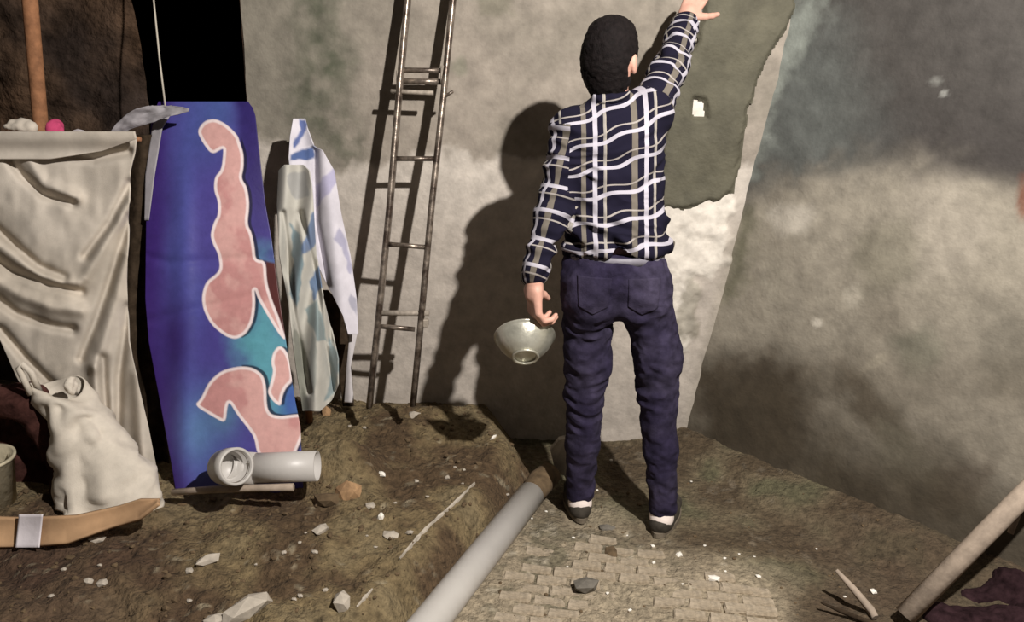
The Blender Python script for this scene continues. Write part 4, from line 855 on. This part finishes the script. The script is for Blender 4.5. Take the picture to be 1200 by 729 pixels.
# ---- stones and plaster fragments
def stone(px0, py0, sz, m, name, label, cat='stone', squash=(1, .8, .55), rz=0, group=None, jag=.32, sub=2, seed=None, lift=.2):
    p = ground_at(px0, py0); bm = bmesh.new(); rock_bm(bm, (0, 0, 0), sz, None, seed if seed is not None else int(px0*7+py0), sub if sub == 1 else 1, squash, jag)
    o = bm_obj(name, bm, m, None, False); o.location = (p[0], p[1], p[2]+sz*squash[2]*lift); o.rotation_euler = (0, 0, rz); return tag(o, label, cat, group)
P0, G0, O0, W0 = M_stone
stone(292, 714, .075, P0, 'plaster_chunk', 'largest pale plaster chunk, long and pointed, at the bottom edge of the soil', 'rubble', (1.35, .55, .5), 1.0)
stone(400, 708, .045, P0, 'plaster_chunk', 'upright pale chunk at the bottom edge near the drain pipe', 'rubble', (.6, .9, .8), .2)
stone(252, 728, .035, P0, 'plaster_chunk', 'pale chunk cut by the bottom edge beside the largest one', 'rubble', (1.2, .8, .5))
stone(376, 622, .034, P0, 'plaster_chunk', 'pale triangular flake halfway down the soil slope', 'rubble', (.65, 1.3, .6), -.2)
stone(243, 658, .035, P0, 'plaster_chunk', 'narrow pale flake on the soil below the wood lath', 'rubble', (.45, 1.3, .5), -.7)
stone(407, 580, .052, O0, 'brick_fragment', 'ochre brick fragment to the right of the short drain pipe', 'brick', (1, .8, .8), .4)
stone(382, 588, .045, M_clod, 'soil_lump', 'brown soil lump left of the ochre brick fragment', 'soil lump', (1, .9, .7), .4)
stone(434, 594, .022, P0, 'plaster_chunk', 'small rosy-grey chunk touching the ochre brick fragment on its right', 'rubble')
stone(446, 607, .016, W0, 'plaster_chunk', 'white wedge-shaped chip below the ochre brick fragment', 'rubble', (.9, .9, 1.2))
stone(458, 627, .030, P0, 'plaster_chunk', 'flat pale flake just left of the long plaster streak', 'rubble', (1.1, .9, .3))
stone(485, 487, .026, P0, 'stone', 'pale stone at the foot of the right ladder rail', 'stone', (1.1, .7, .7))
stone(382, 485, .028, O0, 'stone', 'cream round stone below the checked cloth', 'stone', (.8, .8, 1))
stone(350, 491, .030, M_clod, 'soil_lump', 'soil lump at the right foot of the painted panel', 'soil lump')
stone(85, 592, .050, G0, 'stone', 'blue-grey stone between bucket and woven sack', 'stone', (1.1, .8, .75))
stone(686, 691, .052, G0, 'stone', 'large grey mortar lump on the bricks between pipe and right shoe', 'stone', (1, .75, .6), .3, lift=.4)
stone(711, 620, .030, G0, 'stone', 'smaller grey mortar lump on the floor between the two shoes', 'stone', (1.2, .75, .5))
stone(717, 648, .032, M_clod, 'soil_lump', 'brown mud lump below the smaller grey mortar lump', 'soil lump', (.8, 1.4, .3))
stone(113, 634, .024, P0, 'plaster_chunk', 'pale chip lying under the front edge of the cardboard', 'rubble', (1.2, .6, .5), .5)
stone(104, 682, .020, P0, 'plaster_chunk', 'left one of two paired pale chips below the cardboard', 'rubble'); stone(121, 684, .020, P0, 'plaster_chunk', 'right one of two paired pale chips below the cardboard', 'rubble')
stone(836, 680, .022, W0, 'white_pebble', 'largest bright white pebble, just above the exposed brick corner', 'pebble', lift=.5)
stone(796, 651, .014, W0, 'white_pebble', 'bright white pebble in front of the right shoe', 'pebble', lift=.6)
stone(889, 677, .012, W0, 'white_pebble', 'bright white pebble right of the largest white one', 'pebble', lift=.6)
stone(1023, 694, .014, W0, 'white_pebble', 'bright white pebble between the short stick and slanting pole', 'pebble', lift=.6)
stone(571, 468, .022, P0, 'plaster_chunk', 'pale chip at the wall base where the soil heap ends', 'rubble')
stone(578, 513, .016, W0, 'plaster_chunk', 'white chip near the right rim of the soil heap', 'rubble', (.5, 1.4, .5), -.5)
stone(447, 556, .018, W0, 'plaster_chunk', 'white chip in the middle of the soil heap', 'rubble')
for (x, y, s_) in [(427, 502, .010), (410, 500, .009), (533, 548, .008), (524, 560, .012), (544, 551, .008), (542, 567, .006), (488, 564, .010), (501, 583, .009), (480, 625, .014), (440, 642, .008), (358, 625, .006), (351, 636, .007), (369, 648, .012), (381, 692, .009), (352, 699, .010), (222, 705, .010), (222, 670, .013), (117, 663, .008), (75, 668, .010), (345, 703, .008), (333, 648, .009), (463, 590, .008), (398, 470, .009), (430, 628, .006), (300, 662, .006), (60, 700, .012), (335, 470+30, .008), (595, 580, .009)]:
    stone(x, y, s_, P0, 'plaster_chip', 'tiny pale plaster chip strewn on the brown soil heap', 'rubble', group='tiny chips on the soil heap', lift=.5)
for (x, y, s_) in [(692, 556, .007), (700, 575, .006), (672, 631, .007), (691, 634, .006), (665, 665, .006), (738, 716, .008), (712, 696, .007), (826, 640, .006), (849, 655, .007), (866, 650, .006), (850, 670, .006), (884, 653, .005), (957, 644, .006), (766, 660, .008), (800, 685, .005), (873, 692, .005), (990, 700, .006), (990, 582-0, .0) , (765, 641, .010), (735, 628, .005), (810, 565, .006), (640, 600, .006), (623, 608, .006), (716, 540, .008)]:
    if s_: stone(x, y, s_, W0, 'plaster_chip', 'tiny white plaster chip scattered on the muddy floor', 'rubble', group='tiny chips on the floor', lift=.7)
# streaks of spilled plaster on the crest of the heap
def streak(pts, wd, label):
    bm = bmesh.new(); L = []; n = 26
    for k in range(n):
        t = k/(n-1)*(len(pts)-1); i = min(int(t), len(pts)-2); f0 = t-i; x = pts[i][0]*(1-f0)+pts[i+1][0]*f0; y = pts[i][1]*(1-f0)+pts[i+1][1]*f0; p = ground_at(x, y); w = wd*(.35+.65*math.sin(math.pi*min(1, max(0.05, k/(n-1)))))*random.uniform(.6, 1.3)
        q = [p+v3(-w, -w*.6, 0), p+v3(-w*.4, 0, .0), p+v3(w*.5, .3*w, 0), p+v3(w, w*.6, 0)]; hh = [-.004, .007, .006, -.004]
        L.append([bm.verts.new((a[0], a[1], float(ground_h(a[0], a[1]))+b)) for a, b in zip(q, hh)])
    for a, b in zip(L[:-1], L[1:]):
        for k in range(3): bm.faces.new((a[k], a[k+1], b[k+1], b[k]))
    return tag(bm_obj('plaster_streak', bm, P0, None, False), label, 'plaster')
streak([(556, 567), (530, 593), (505, 615), (490, 630), (468, 656)], .011, 'long white plaster streak along the rim of the soil heap')
streak([(436, 692), (427, 702), (418, 713)], .006, 'short faint plaster streak nearer the camera on the soil rim')
